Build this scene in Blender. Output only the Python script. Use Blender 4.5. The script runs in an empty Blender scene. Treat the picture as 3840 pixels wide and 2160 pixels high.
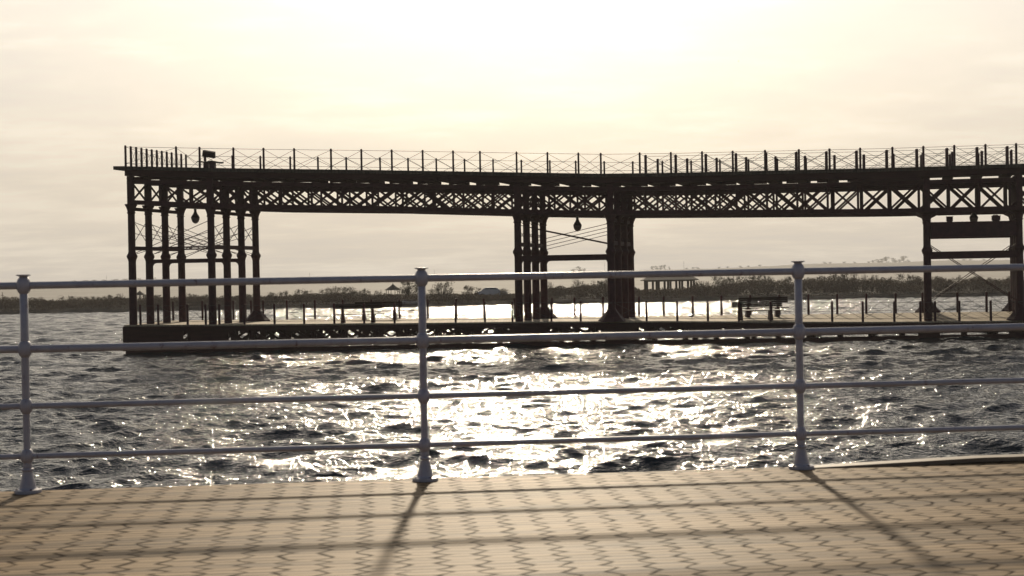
import bpy, math, random
import numpy as np
from mathutils import Vector, Matrix

random.seed(7)
rng = np.random.default_rng(7)
scene = bpy.context.scene
col = scene.collection
R = math.radians
V = Vector

# ------------------------------------------------------------------ camera
ZC = 3.42                       # eye above the water
F = 5333.7                      # focal length in pixels of a 3840 wide frame (50 mm on 36 mm)
PITCH = math.atan(47.0 / F)
ROLL = R(1.05)
fw = V((0, math.cos(PITCH), -math.sin(PITCH)))
r0 = V((1, 0, 0))
u0 = V((0, math.sin(PITCH), math.cos(PITCH)))
rt = r0 * math.cos(ROLL) - u0 * math.sin(ROLL)
up = r0 * math.sin(ROLL) + u0 * math.cos(ROLL)
EYE = V((0, 0, ZC))
cam = bpy.data.cameras.new("camera")
cam.lens = 50.0
cam.sensor_width = 36.0
cam.clip_start = 0.1
cam.clip_end = 6000
cam.dof.use_dof = True
cam.dof.focus_distance = 68
cam.dof.aperture_fstop = 5.8
co = bpy.data.objects.new("camera", cam)
M = Matrix((rt, up, -fw)).transposed().to_4x4()
M.translation = EYE
co.matrix_world = M
col.objects.link(co)
scene.camera = co


def ray(px, py):
    return fw + rt * ((px - 1920) / F) + up * ((1080 - py) / F)


def P(px, py, Y):
    """the place at depth Y that a measured point of the photograph stands for"""
    d = ray(px, py)
    return EYE + d * (Y / d.y)


def G(px, py, z):
    d = ray(px, py)
    return EYE + d * ((z - ZC) / d.z)


def interp(xs, ys, x):
    return float(np.interp(x, xs, ys))


# ------------------------------------------------------------------ materials
def new_mat(name):
    m = bpy.data.materials.new(name)
    m.use_nodes = True
    nt = m.node_tree
    for n in list(nt.nodes):
        nt.nodes.remove(n)
    out = nt.nodes.new("ShaderNodeOutputMaterial")
    b = nt.nodes.new("ShaderNodeBsdfPrincipled")
    nt.links.new(b.outputs[0], out.inputs[0])
    return m, nt, b


def mth(nt, op, a, b=None, c=None, clamp=False):
    n = nt.nodes.new("ShaderNodeMath")
    n.operation = op
    n.use_clamp = clamp
    for i, v in enumerate((a, b, c)):
        if v is None:
            continue
        if isinstance(v, (int, float)):
            n.inputs[i].default_value = v
        else:
            nt.links.new(v, n.inputs[i])
    return n.outputs[0]


def noise(nt, vec, scale, detail=4, rough=0.55):
    n = nt.nodes.new("ShaderNodeTexNoise")
    n.inputs["Scale"].default_value = scale
    n.inputs["Detail"].default_value = detail
    n.inputs["Roughness"].default_value = rough
    if vec is not None:
        nt.links.new(vec, n.inputs["Vector"])
    return n.outputs[0]


def mapping(nt, vec, scale=(1, 1, 1), rot=(0, 0, 0)):
    n = nt.nodes.new("ShaderNodeMapping")
    n.inputs["Scale"].default_value = scale
    n.inputs["Rotation"].default_value = rot
    nt.links.new(vec, n.inputs["Vector"])
    return n.outputs[0]


def ramp(nt, fac, stops):
    n = nt.nodes.new("ShaderNodeValToRGB")
    e = n.color_ramp.elements
    while len(e) < len(stops):
        e.new(0.5)
    for el, (p, c) in zip(e, stops):
        el.position = p
        el.color = (*c, 1) if len(c) == 3 else c
    nt.links.new(fac, n.inputs[0])
    return n.outputs[0]


def objco(nt):
    return nt.nodes.new("ShaderNodeTexCoord").outputs["Object"]


def bump(nt, b, h, strength=0.3, dist=0.02):
    n = nt.nodes.new("ShaderNodeBump")
    n.inputs["Strength"].default_value = strength
    n.inputs["Distance"].default_value = dist
    nt.links.new(h, n.inputs["Height"])
    nt.links.new(n.outputs[0], b.inputs["Normal"])


def mottled(name, c0, c1, scale=3.0, rough=0.6, metal=0.0, stretch=(1, 1, 1), bstr=0.25, bdist=0.01, spec=0.5):
    m, nt, b = new_mat(name)
    v = mapping(nt, objco(nt), stretch)
    f = noise(nt, v, scale, 6, 0.6)
    c = ramp(nt, f, [(0.3, c0), (0.7, c1)])
    nt.links.new(c, b.inputs["Base Color"])
    b.inputs["Roughness"].default_value = rough
    b.inputs["Metallic"].default_value = metal
    b.inputs["Specular IOR Level"].default_value = spec
    bump(nt, b, f, bstr, bdist)
    return m


MAT = {}
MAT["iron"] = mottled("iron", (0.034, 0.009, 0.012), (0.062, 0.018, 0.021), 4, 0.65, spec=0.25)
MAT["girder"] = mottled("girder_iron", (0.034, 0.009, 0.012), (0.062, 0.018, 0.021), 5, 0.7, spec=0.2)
MAT["dark_wood"] = mottled("tarred_timber", (0.026, 0.009, 0.009), (0.05, 0.017, 0.016), 3, 0.85, stretch=(0.3, 3, 3), spec=0.2)
MAT["wire"] = mottled("steel_wire", (0.03, 0.025, 0.022), (0.06, 0.05, 0.045), 12, 0.5)
MAT["bench"] = mottled("bench_slats", (0.012, 0.007, 0.006), (0.022, 0.011, 0.010), 4, 0.6, stretch=(0.4, 4, 4), spec=0.12)
def paint_mat():
    m, nt, b = new_mat("rail_paint")
    oc = objco(nt)
    f = noise(nt, oc, 14, 6, 0.6)
    c = ramp(nt, f, [(0.3, (0.30, 0.29, 0.325)), (0.7, (0.38, 0.37, 0.40))])
    n2 = noise(nt, mapping(nt, oc, (1, 1, 0.35)), 22, 5, 0.7)
    chip = mth(nt, 'MULTIPLY', mth(nt, 'SUBTRACT', n2, 0.60), 9.0, clamp=True)
    mx = nt.nodes.new("ShaderNodeMix")
    mx.data_type = 'RGBA'
    nt.links.new(mth(nt, 'MULTIPLY', chip, 0.75), mx.inputs[0])
    nt.links.new(c, mx.inputs[6])
    mx.inputs[7].default_value = (0.10, 0.05, 0.03, 1)
    nt.links.new(mx.outputs[2], b.inputs["Base Color"])
    nt.links.new(mth(nt, 'ADD', 0.36, mth(nt, 'MULTIPLY', chip, 0.4)), b.inputs["Roughness"])
    bump(nt, b, mth(nt, 'SUBTRACT', f, mth(nt, 'MULTIPLY', chip, 0.5)), 0.25, 0.003)
    return m


MAT["paint"] = paint_mat()
MAT["stone"] = mottled("bank", (0.10, 0.085, 0.075), (0.2, 0.175, 0.165), 0.7, 0.9, bdist=0.2)
MAT["marsh"] = mottled("marsh", (0.16, 0.145, 0.115), (0.30, 0.275, 0.23), 0.02, 0.9, bdist=0.2)
MAT["hill"] = mottled("hillside", (0.045, 0.05, 0.035), (0.09, 0.09, 0.065), 0.01, 0.95, bdist=0.4)
MAT["thatch"] = mottled("thatch", (0.05, 0.04, 0.03), (0.10, 0.08, 0.055), 2.0, 0.9, stretch=(4, 4, 1))
MAT["timber"] = mottled("pavilion_timber", (0.04, 0.03, 0.025), (0.08, 0.06, 0.045), 2.0, 0.8)
MAT["bark"] = mottled("bark", (0.03, 0.022, 0.016), (0.07, 0.05, 0.035), 3, 0.9)
MAT["plank"] = mottled("plank", (0.13, 0.095, 0.06), (0.22, 0.17, 0.11), 3, 0.6, stretch=(0.4, 8, 8))
MAT["seabed"] = mottled("mud", (0.05, 0.045, 0.035), (0.09, 0.08, 0.06), 0.3, 0.95)
MAT["feather"] = mottled("feather", (0.04, 0.04, 0.045), (0.09, 0.09, 0.1), 20, 0.8)
MAT["car_paint"] = mottled("car_paint", (0.30, 0.31, 0.33), (0.36, 0.37, 0.39), 1, 0.22, spec=0.6, bstr=0.02)
MAT["glass"] = mottled("car_glass", (0.01, 0.012, 0.014), (0.02, 0.022, 0.025), 1, 0.05, spec=0.6, bstr=0.0)
MAT["tyre"] = mottled("tyre", (0.01, 0.01, 0.01), (0.02, 0.02, 0.02), 8, 0.9)
MAT["hull"] = mottled("boat_hull", (0.35, 0.36, 0.38), (0.5, 0.51, 0.52), 3, 0.3)
MAT["lamp_metal"] = mottled("lamp_metal", (0.018, 0.013, 0.012), (0.035, 0.025, 0.022), 9, 0.5)


def globe_mat():
    m, nt, b = new_mat("frosted_globe")
    f = noise(nt, objco(nt), 6)
    nt.links.new(ramp(nt, f, [(0.3, (0.10, 0.085, 0.075)), (0.7, (0.17, 0.15, 0.13))]), b.inputs["Base Color"])
    b.inputs["Roughness"].default_value = 0.35
    return m


MAT["globe"] = globe_mat()


def leaf_mat(name, c0, c1):
    m, nt, b = new_mat(name)
    oi = nt.nodes.new("ShaderNodeObjectInfo")
    f = noise(nt, objco(nt), 1.6, 3)
    k = mth(nt, 'ADD', mth(nt, 'MULTIPLY', f, 0.75), mth(nt, 'MULTIPLY', oi.outputs["Random"], 0.3))
    nt.links.new(ramp(nt, k, [(0.3, c0), (0.8, c1)]), b.inputs["Base Color"])
    b.inputs["Roughness"].default_value = 0.7
    b.inputs["Specular IOR Level"].default_value = 0.05
    tr = nt.nodes.new("ShaderNodeBsdfTranslucent")
    tr.inputs[0].default_value = (c1[0] * 1.2, c1[1] * 1.1, c1[2] * 0.8, 1)
    mx = nt.nodes.new("ShaderNodeMixShader")
    mx.inputs[0].default_value = 0.06
    out = nt.nodes["Material Output"]
    nt.links.new(b.outputs[0], mx.inputs[1])
    nt.links.new(tr.outputs[0], mx.inputs[2])
    nt.links.new(mx.outputs[0], out.inputs[0])
    return m


MAT["leaf"] = leaf_mat("shrub_leaves", (0.042, 0.036, 0.026), (0.095, 0.076, 0.054))
MAT["leaf_dark"] = leaf_mat("dark_leaves", (0.014, 0.018, 0.012), (0.035, 0.036, 0.022))
MAT["reed"] = leaf_mat("scrub_leaves", (0.060, 0.048, 0.038), (0.12, 0.092, 0.070))
MAT["pine"] = leaf_mat("pine_needles", (0.03, 0.035, 0.022), (0.06, 0.06, 0.04))


def boards_mat(name, c0, c1, pitch, axis='X', rough=0.55):
    """planks laid side by side, each with its own tone, dark gaps between them"""
    m, nt, b = new_mat(name)
    oc = objco(nt)
    s = nt.nodes.new("ShaderNodeSeparateXYZ")
    nt.links.new(oc, s.inputs[0])
    u = mth(nt, 'DIVIDE', s.outputs[axis], pitch)
    cell = mth(nt, 'FLOOR', u)
    wn = nt.nodes.new("ShaderNodeTexWhiteNoise")
    wn.noise_dimensions = '1D'
    nt.links.new(cell, wn.inputs["W"])
    fr = mth(nt, 'FRACT', u)
    gap = mth(nt, 'LESS_THAN', mth(nt, 'ABSOLUTE', mth(nt, 'SUBTRACT', fr, 0.5)), 0.46)
    st = (8, 0.7, 1) if axis == 'X' else (0.7, 8, 1)
    g = noise(nt, mapping(nt, oc, st), 3, 5)
    k = mth(nt, 'ADD', mth(nt, 'MULTIPLY', wn.outputs[0], 0.45), mth(nt, 'MULTIPLY', g, 0.6))
    c = ramp(nt, k, [(0.25, c0), (0.85, c1)])
    mx = nt.nodes.new("ShaderNodeMix")
    mx.data_type = 'RGBA'
    mx.inputs[6].default_value = (c0[0] * .2, c0[1] * .2, c0[2] * .2, 1)
    nt.links.new(gap, mx.inputs[0])
    nt.links.new(c, mx.inputs[7])
    nt.links.new(mx.outputs[2], b.inputs["Base Color"])
    b.inputs["Roughness"].default_value = rough
    b.inputs["Specular IOR Level"].default_value = 0.12
    bump(nt, b, mth(nt, 'ADD', gap, mth(nt, 'MULTIPLY', g, 0.3)), 0.5, 0.006)
    return m


MAT["walk_boards"] = boards_mat("walkway_boards", (0.31, 0.25, 0.165), (0.46, 0.38, 0.26), 0.14, 'X', 0.8)
MAT["upper_boards"] = boards_mat("pier_boards", (0.05, 0.04, 0.03), (0.10, 0.08, 0.06), 0.16, 'X', 0.75)


def promenade_mat():
    m, nt, b = new_mat("promenade_boards")
    oc = objco(nt)
    s = nt.nodes.new("ShaderNodeSeparateXYZ")
    nt.links.new(oc, s.inputs[0])
    x, y = s.outputs[0], s.outputs[1]
    u = mth(nt, 'DIVIDE', x, 0.175)
    # every board edge is a jagged zigzag seam
    def zig(period, amp, phase):
        t = mth(nt, 'ADD', mth(nt, 'DIVIDE', y, period), phase)
        f = mth(nt, 'FRACT', t)
        tri = mth(nt, 'SUBTRACT', mth(nt, 'MULTIPLY', mth(nt, 'ABSOLUTE', mth(nt, 'SUBTRACT', f, 0.5)), 2.0), 0.5)
        return mth(nt, 'MULTIPLY', tri, amp)
    cell = mth(nt, 'FLOOR', mth(nt, 'ADD', u, 0.5))
    wn = nt.nodes.new("ShaderNodeTexWhiteNoise")
    wn.noise_dimensions = '1D'
    nt.links.new(cell, wn.inputs["W"])
    n1 = noise(nt, mapping(nt, oc, (0.8, 3.5, 1)), 1.0, 2)
    amp = mth(nt, 'ADD', 0.20, mth(nt, 'MULTIPLY', n1, 0.40))
    z = mth(nt, 'MULTIPLY', zig(0.125, 1.0, mth(nt, 'ADD', mth(nt, 'MULTIPLY', wn.outputs[0], 1.0), mth(nt, 'MULTIPLY', n1, 1.6))), amp)
    d = mth(nt, 'SUBTRACT', mth(nt, 'FRACT', mth(nt, 'ADD', mth(nt, 'ADD', u, z), 0.5)), 0.5)
    dist = mth(nt, 'ABSOLUTE', d)
    fade = noise(nt, mapping(nt, oc, (4, 18, 1)), 1.0, 3)
    wid = mth(nt, 'MULTIPLY', mth(nt, 'SUBTRACT', fade, 0.27), 0.52)
    line = mth(nt, 'SUBTRACT', 1.0, mth(nt, 'DIVIDE', dist, mth(nt, 'MAXIMUM', wid, 0.004)), clamp=True)
    line = mth(nt, 'POWER', line, 0.7)
    yr = mth(nt, 'DIVIDE', y, 0.0625)
    wn2 = nt.nodes.new("ShaderNodeTexWhiteNoise")
    wn2.noise_dimensions = '1D'
    nt.links.new(mth(nt, 'FLOOR', yr), wn2.inputs["W"])
    rowd = mth(nt, 'ABSOLUTE', mth(nt, 'SUBTRACT', mth(nt, 'FRACT', yr), 0.5))
    cmr = nt.nodes.new("ShaderNodeCombineXYZ")
    nt.links.new(mth(nt, 'ADD', mth(nt, 'MULTIPLY', x, 1.6), mth(nt, 'MULTIPLY', wn2.outputs[0], 50.0)), cmr.inputs[0])
    nt.links.new(mth(nt, 'FLOOR', yr), cmr.inputs[1])
    rn = noise(nt, cmr.outputs[0], 1.0, 2)
    roww = mth(nt, 'MULTIPLY', mth(nt, 'SUBTRACT', rn, 0.36), 1.3)
    row = mth(nt, 'SUBTRACT', 1.0, mth(nt, 'DIVIDE', rowd, mth(nt, 'MAXIMUM', roww, 0.01)), clamp=True)
    line0 = line
    line = mth(nt, 'MAXIMUM', line, mth(nt, 'MULTIPLY', row, 0.58))
    streak = noise(nt, mapping(nt, oc, (0.40, 11, 1)), 1.0, 6, 0.78)
    broad = noise(nt, mapping(nt, oc, (0.25, 2.2, 1)), 1.0, 4)
    k = mth(nt, 'ADD', mth(nt, 'MULTIPLY', streak, 0.85), mth(nt, 'MULTIPLY', broad, 0.25))
    c = ramp(nt, k, [(0.44, (0.065, 0.038, 0.016)), (0.50, (0.155, 0.099, 0.045)), (0.56, (0.235, 0.154, 0.071)), (0.63, (0.31, 0.208, 0.102))])
    mx = nt.nodes.new("ShaderNodeMix")
    mx.data_type = 'RGBA'
    nt.links.new(mth(nt, 'MULTIPLY', line, 0.97), mx.inputs[0])
    nt.links.new(c, mx.inputs[6])
    mx.inputs[7].default_value = (0.018, 0.010, 0.005, 1)
    nt.links.new(mx.outputs[2], b.inputs["Base Color"])
    b.inputs["Roughness"].default_value = 0.66
    nt.links.new(mth(nt, 'MULTIPLY', mth(nt, 'SUBTRACT', 1.0, line), 0.10), b.inputs["Specular IOR Level"])
    bump(nt, b, mth(nt, 'SUBTRACT', mth(nt, 'MULTIPLY', streak, 0.5), mth(nt, 'MULTIPLY', line, 0.6)), 0.25, 0.004)
    return m


MAT["promenade"] = promenade_mat()


def water_mat():
    m, nt, b = new_mat("water")
    oc = objco(nt)
    n1 = noise(nt, mapping(nt, oc, (1.0, 1.6, 1)), 3.6, 3, 0.6)
    n2 = noise(nt, mapping(nt, oc, (1.0, 1.7, 1)), 9.0, 2, 0.5)
    h = mth(nt, 'ADD', n1, mth(nt, 'MULTIPLY', n2, 0.30))
    b.inputs["Base Color"].default_value = (0.010, 0.018, 0.021, 1)
    b.inputs["Roughness"].default_value = 0.08
    b.inputs["IOR"].default_value = 1.33
    bump(nt, b, h, 1.0, 0.10)
    return m


MAT["water"] = water_mat()


# ------------------------------------------------------------------ mesh helpers
class MB:
    def __init__(self):
        self.v, self.f = [], []

    def add(self, vs, fs):
        o = len(self.v)
        self.v += [tuple(a) for a in vs]
        self.f += [tuple(o + i for i in f) for f in fs]
        return self

    def hexa(self, p):
        """eight corners: bottom ring of four, top ring of four"""
        return self.add(p, [(3, 2, 1, 0), (4, 5, 6, 7), (0, 1, 5, 4), (1, 2, 6, 5), (2, 3, 7, 6), (3, 0, 4, 7)])

    def box(self, c, s):
        x, y, z = c
        a, b, h = s[0] / 2, s[1] / 2, s[2] / 2
        return self.hexa([(x - a, y - b, z - h), (x + a, y - b, z - h), (x + a, y + b, z - h), (x - a, y + b, z - h),
                          (x - a, y - b, z + h), (x + a, y - b, z + h), (x + a, y + b, z + h), (x - a, y + b, z + h)])

    def bar(self, p0, p1, w, h, upv=(0, 0, 1)):
        p0, p1 = V(p0), V(p1)
        d = (p1 - p0).normalized()
        s = d.cross(V(upv))
        if s.length < 1e-4:
            s = d.cross(V((0, 1, 0)))
        s.normalize()
        t = s.cross(d).normalized()
        a, b = s * (w / 2), t * (h / 2)
        return self.hexa([p0 - a - b, p0 + a - b, p1 + a - b, p1 - a - b, p0 - a + b, p0 + a + b, p1 + a + b, p1 - a + b])

    def tube(self, pts, r, n=6, cap=True):
        pts = [V(p) for p in pts]
        rs = r if isinstance(r, (list, tuple)) else [r] * len(pts)
        vs, fs = [], []
        for i, p in enumerate(pts):
            d = (pts[min(i + 1, len(pts) - 1)] - pts[max(i - 1, 0)]).normalized()
            a = d.cross(V((0, 0, 1)))
            if a.length < 1e-3:
                a = d.cross(V((0, 1, 0)))
            a.normalize()
            b = d.cross(a)
            for k in range(n):
                t = 2 * math.pi * k / n
                vs.append(p + (a * math.cos(t) + b * math.sin(t)) * rs[i])
        for i in range(len(pts) - 1):
            for k in range(n):
                k2 = (k + 1) % n
                fs.append((i * n + k, i * n + k2, (i + 1) * n + k2, (i + 1) * n + k))
        if cap:
            fs.append(tuple(range(n - 1, -1, -1)))
            fs.append(tuple((len(pts) - 1) * n + k for k in range(n)))
        return self.add(vs, fs)

    def lathe(self, prof, c=(0, 0, 0), n=20):
        vs, fs = [], []
        for (r, z) in prof:
            for k in range(n):
                t = 2 * math.pi * k / n
                vs.append((c[0] + r * math.cos(t), c[1] + r * math.sin(t), c[2] + z))
        for i in range(len(prof) - 1):
            for k in range(n):
                k2 = (k + 1) % n
                fs.append((i * n + k, i * n + k2, (i + 1) * n + k2, (i + 1) * n + k))
        fs.append(tuple(range(n - 1, -1, -1)))
        fs.append(tuple((len(prof) - 1) * n + k for k in range(n)))
        return self.add(vs, fs)

    def mesh(self, name, mat, off=(0, 0, 0), smooth=False):
        me = bpy.data.meshes.new(name)
        ox, oy, oz = off
        me.from_pydata([(a - ox, b - oy, c - oz) for a, b, c in self.v], [], self.f)
        me.materials.append(mat)
        if smooth:
            me.polygons.foreach_set("use_smooth", [True] * len(me.polygons))
        me.update()
        return me

    def build(self, name, mat, parent=None, off=None, smooth=False):
        if off is None:
            off = parent_world(parent) if parent else (0, 0, 0)
        return link(name, self.mesh(name, mat, off, smooth), parent)


def parent_world(o):
    p = V((0, 0, 0))
    while o is not None:
        p = p + o.location
        o = o.parent
    return p


def link(name, data, parent=None, loc=None):
    o = bpy.data.objects.new(name, data)
    if parent:
        o.parent = parent
    if loc is not None:
        o.location = loc
    col.objects.link(o)
    return o


def tag(o, label, cat, group=None):
    o["label"] = label
    o["category"] = cat
    if group:
        o["group"] = group
    return o


def thing(name, loc, label, cat, group=None):
    o = link(name, None, None, loc)
    o.empty_display_size = 0.3
    return tag(o, label, cat, group)


def structure(o, kind="structure"):
    o["kind"] = kind
    return o


def smooth_by_angle(o, ang=35):
    me = o.data
    me.polygons.foreach_set("use_smooth", [True] * len(me.polygons))
    try:
        me.set_sharp_from_angle(angle=R(ang))
    except Exception:
        pass


ORD = ["first", "second", "third", "fourth", "fifth", "sixth", "seventh", "eighth", "ninth", "tenth", "eleventh", "twelfth",
       "thirteenth", "fourteenth", "fifteenth", "sixteenth", "seventeenth", "eighteenth", "nineteenth", "twentieth"]
TENS = {20: "twenty", 30: "thirty", 40: "forty", 50: "fifty", 60: "sixty", 70: "seventy"}
TENTH = {30: "thirtieth", 40: "fortieth", 50: "fiftieth", 60: "sixtieth", 70: "seventieth"}


def nth(i):
    """i counts from 0"""
    n = i + 1
    if n <= 20:
        return ORD[n - 1]
    t, u = n // 10 * 10, n % 10
    return TENTH[t] if u == 0 else TENS[t] + "-" + ORD[u - 1]


# ------------------------------------------------------------------ the pier: measures
YN = 68.0                              # the face of the pier that we look at
TILT = 0.291                           # it runs away to the right
def back(p, dy, dz=0.0):
    return V((p.x + TILT * dy, p.y + dy, p.z + dz))


top_px = [(440, 625), (480, 625), (900, 633), (1400, 639), (2000, 649), (2253, 653), (2500, 650), (2900, 641), (3300, 632), (3820, 616), (4300, 601)]
bot_px = [(440, 766), (480, 766), (700, 775), (900, 783), (1400, 788), (2000, 803), (2253, 806), (2700, 804), (3300, 800), (3820, 789), (4300, 778)]
_t = [P(x, y, YN) for x, y in top_px]
_b = [P(x, y, YN) for x, y in bot_px]
XMAX = _t[-1].x
def ztop(x): return interp([p.x for p in _t], [p.z for p in _t], x)
def zbot(x): return interp([p.x for p in _b], [p.z for p in _b], x)


# lower walkway: near and far edge of its deck
near_px = [(465, 1219), (962, 1216), (1490, 1212), (2000, 1206), (2500, 1204), (2900, 1206), (3300, 1207), (3840, 1202), (4300, 1197)]
far_px = [(640, 1202, 75.2), (876, 1199, 75.2), (1080, 1198.4, 75), (1800, 1192, 74.4), (2486, 1184.5, 73.5), (2800, 1181, 72.4), (3140, 1177, 71.8), (3840, 1167, 71.4), (4200, 1162, 71.2)]
WN = [P(x, y, YN - 0.3) for x, y in near_px]
WF = [P(x, y, Y) for x, y, Y in far_px]
def walk_z(p):
    zn = interp([q.x for q in WN], [q.z for q in WN], p.x - 0.2 * (p.y - YN))
    zf = interp([q.x for q in WF], [q.z for q in WF], p.x)
    yf = interp([q.x for q in WF], [q.y for q in WF], p.x)
    t = min(1, max(0, (p.y - (YN - 0.3)) / (yf - YN + 0.3)))
    return zn + (zf - zn) * t


# ------------------------------------------------------------------ the pier: upper deck, girders, columns
pier_at = V((P(493, 1219, YN).x, YN, 0.0))
pier = thing("pier", pier_at, "dark iron pier on tall columns with a lattice girder deck above the river", "pier")

DW = 5.3        # deck width in depth
xs = sorted(set([p.x for p in _t] + list(np.linspace(_t[0].x, XMAX, 60))))
def deck_strip(y0, y1, dz0, dz1, x0=None, x1=None, mat="dark_wood", name="deck"):
    """a slab that follows the deck line between depths y0 and y1"""
    m = MB()
    sel = [x for x in xs if (x0 is None or x >= x0) and (x1 is None or x <= x1)]
    vs, fs = [], []
    for x in sel:
        zt = ztop(x)
        for (yy, zz) in ((y0, dz0), (y1, dz0), (y1, dz1), (y0, dz1)):
            vs.append((x + TILT * yy, YN + yy, zt + zz))
    n = len(sel)
    for i in range(n - 1):
        for k in range(4):
            k2 = (k + 1) % 4
            fs.append((i * 4 + k, (i + 1) * 4 + k, (i + 1) * 4 + k2, i * 4 + k2))
    fs.append((3, 2, 1, 0))
    fs.append(tuple((n - 1) * 4 + k for k in range(4)))
    fs = [tuple(reversed(f)) for f in fs]
    m.add(vs, fs)
    return m.build(name, MAT[mat], pier)


x_left = P(480, 640, YN).x
deck_strip(-0.35, DW, -0.17, 0.0, mat="upper_boards", name="deck")
deck_strip(-0.30, -0.14, -0.46, -0.172, x0=x_left - 0.1, name="edge_beam")
deck_strip(-0.29, -0.15, -0.64, -0.462, x0=P(3160, 700, YN).x, x1=P(3475, 700, YN).x, name="edge_panel")
deck_strip(DW - 0.2, DW - 0.04, -0.20, -0.172, x0=x_left - 0.1, name="edge_beam")

BAY = 1.45
ROWS = [0.0, 1.5, 3.0, 4.5]
DEPTH_FRAC = {"top": 0.60}


def gx(i):
    return x_left + 0.05 + i * BAY


NB = int((XMAX - x_left - 0.3) / BAY)
for ri, yy in enumerate(ROWS):
    top_o, bot_in = -0.68, 0.0
    # chords
    for nm, (a, bb, wd) in {"top_chord": (-0.62, -0.82, 0.16), "bottom_chord": (None, None, 0.2)}.items():
        m = MB()
        vs, fs = [], []
        xx = [gx(i) for i in range(NB + 1)]
        for x in xx:
            if nm == "top_chord":
                z1, z0 = ztop(x) + a, ztop(x) + bb
            else:
                z0, z1 = zbot(x), zbot(x) + 0.21
            X = x + TILT * yy
            for (dy, z) in ((-wd / 2, z0), (wd / 2, z0), (wd / 2, z1), (-wd / 2, z1)):
                vs.append((X + TILT * dy, YN + yy + dy, z))
        for i in range(NB):
            for k in range(4):
                k2 = (k + 1) % 4
                fs.append((i * 4 + k, i * 4 + k2, (i + 1) * 4 + k2, (i + 1) * 4 + k))
        fs.append((0, 3, 2, 1))
        fs.append(tuple(NB * 4 + k for k in range(4)))
        m.add(vs, fs)
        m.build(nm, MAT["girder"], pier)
    # web: posts and crossed flats, two systems shifted by half a bay
    if ri == 1:
        continue
    m = MB()
    w = 0.095
    for i in range(NB + 1):
        x = gx(i)
        X = x + TILT * yy
        if not (i == 0 and ri < 3):
            m.bar((X, YN + yy, zbot(x) + 0.15), (X, YN + yy, ztop(x) - 0.7), 0.10, 0.06, (0, 1, 0))
        if i < NB and not (i == 0 and ri < 3):
            x2 = gx(i + 1)
            X2 = x2 + TILT * yy
            za, zb = zbot(x) + 0.12, ztop(x) - 0.70
            za2, zb2 = zbot(x2) + 0.12, ztop(x2) - 0.70
            m.bar((X, YN + yy - 0.03, za), (X2, YN + yy - 0.03, zb2), 0.022, w)
            m.bar((X, YN + yy + 0.03, zb), (X2, YN + yy + 0.03, za2), 0.022, w)
            if ri in (0, 3) and x < P(2950, 700, YN).x and x > P(640, 700, YN).x:
                xm = (x + x2) / 2
                for s in (-1, 1):
                    if i + s < 0 or i + s >= NB:
                        continue
                xn = x2 + BAY / 2
                Xm, Xn = xm + TILT * yy, xn + TILT * yy
                m.bar((Xm, YN + yy - 0.045, zbot(xm) + 0.12), (Xn, YN + yy - 0.045, ztop(xn) - 0.70), 0.02, w * 0.9)
                m.bar((Xm, YN + yy + 0.045, ztop(xm) - 0.70), (Xn, YN + yy + 0.045, zbot(xn) + 0.12), 0.02, w * 0.9)
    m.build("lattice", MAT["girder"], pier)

# cross beams under the deck, one at every half bay: the light comes through between them
for i in range(NB * 2 + 1):
    x = gx(0) + i * BAY / 2
    p0 = V((x - TILT * 0.12, YN - 0.12, ztop(x) - 0.287))
    p1 = V((x + TILT * (DW - 0.22), YN + DW - 0.22, ztop(x) - 0.287))
    wd = 0.5 if x > P(2250, 700, YN).x else 0.3
    if i % 2 == 0:
        MB().bar(p0, p1, wd, 0.228).build("cross_beam", MAT["dark_wood"], pier)
rs_ = random.Random(3)
for i in range(NB):
    x = gx(i)
    pxl = 1920 + x / YN * F
    opn = interp([800, 2200, 2450, 2900], [0.5, 0.45, 0.6, 0.95], pxl)
    if pxl < 900 and rs_.random() < 0.5:
        opn = 0.0
    if pxl > 3150:
        continue
    xa = x + rs_.uniform(0.1, 0.4) * (opn < 0.6)
    for (a_, b_) in ((x - 0.001, xa), (xa + opn, gx(i + 1) - 0.001)):
        if b_ - a_ < 0.03:
            continue
        z0, z1 = ztop((a_ + b_) / 2) - 0.61, ztop((a_ + b_) / 2) - 0.465
        MB().box(((a_ + b_) / 2, YN - 0.04, (z0 + z1) / 2), (b_ - a_, 0.06, z1 - z0)).build("spandrel", MAT["dark_wood"], pier)
# stringer lines
for yy in (0.75, 2.25, 3.75):
    deck_strip(yy - 0.1, yy + 0.1, -0.24, -0.172, x0=x_left, name="stringer")

# columns --------------------------------------------------------------
COLS = {"A": (492, 800), "B": (790, 800), "C": (1942, 900), "D": (2290, 900), "E": (3476, 900), "F": (3822, 900)}
GZ = {"A": 4.66, "B": 4.66, "C": 4.54, "D": 4.48, "E": 4.25, "F": 4.3}
near = {k: P(x, y, YN) for k, (x, y) in COLS.items()}
near["H"] = V((near["F"].x + 15.0, YN, 0))
GZ["H"] = 4.3


def cpos(k, r):
    p = back(near[k], ROWS[r])
    return V((p.x, p.y, 0))


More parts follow.
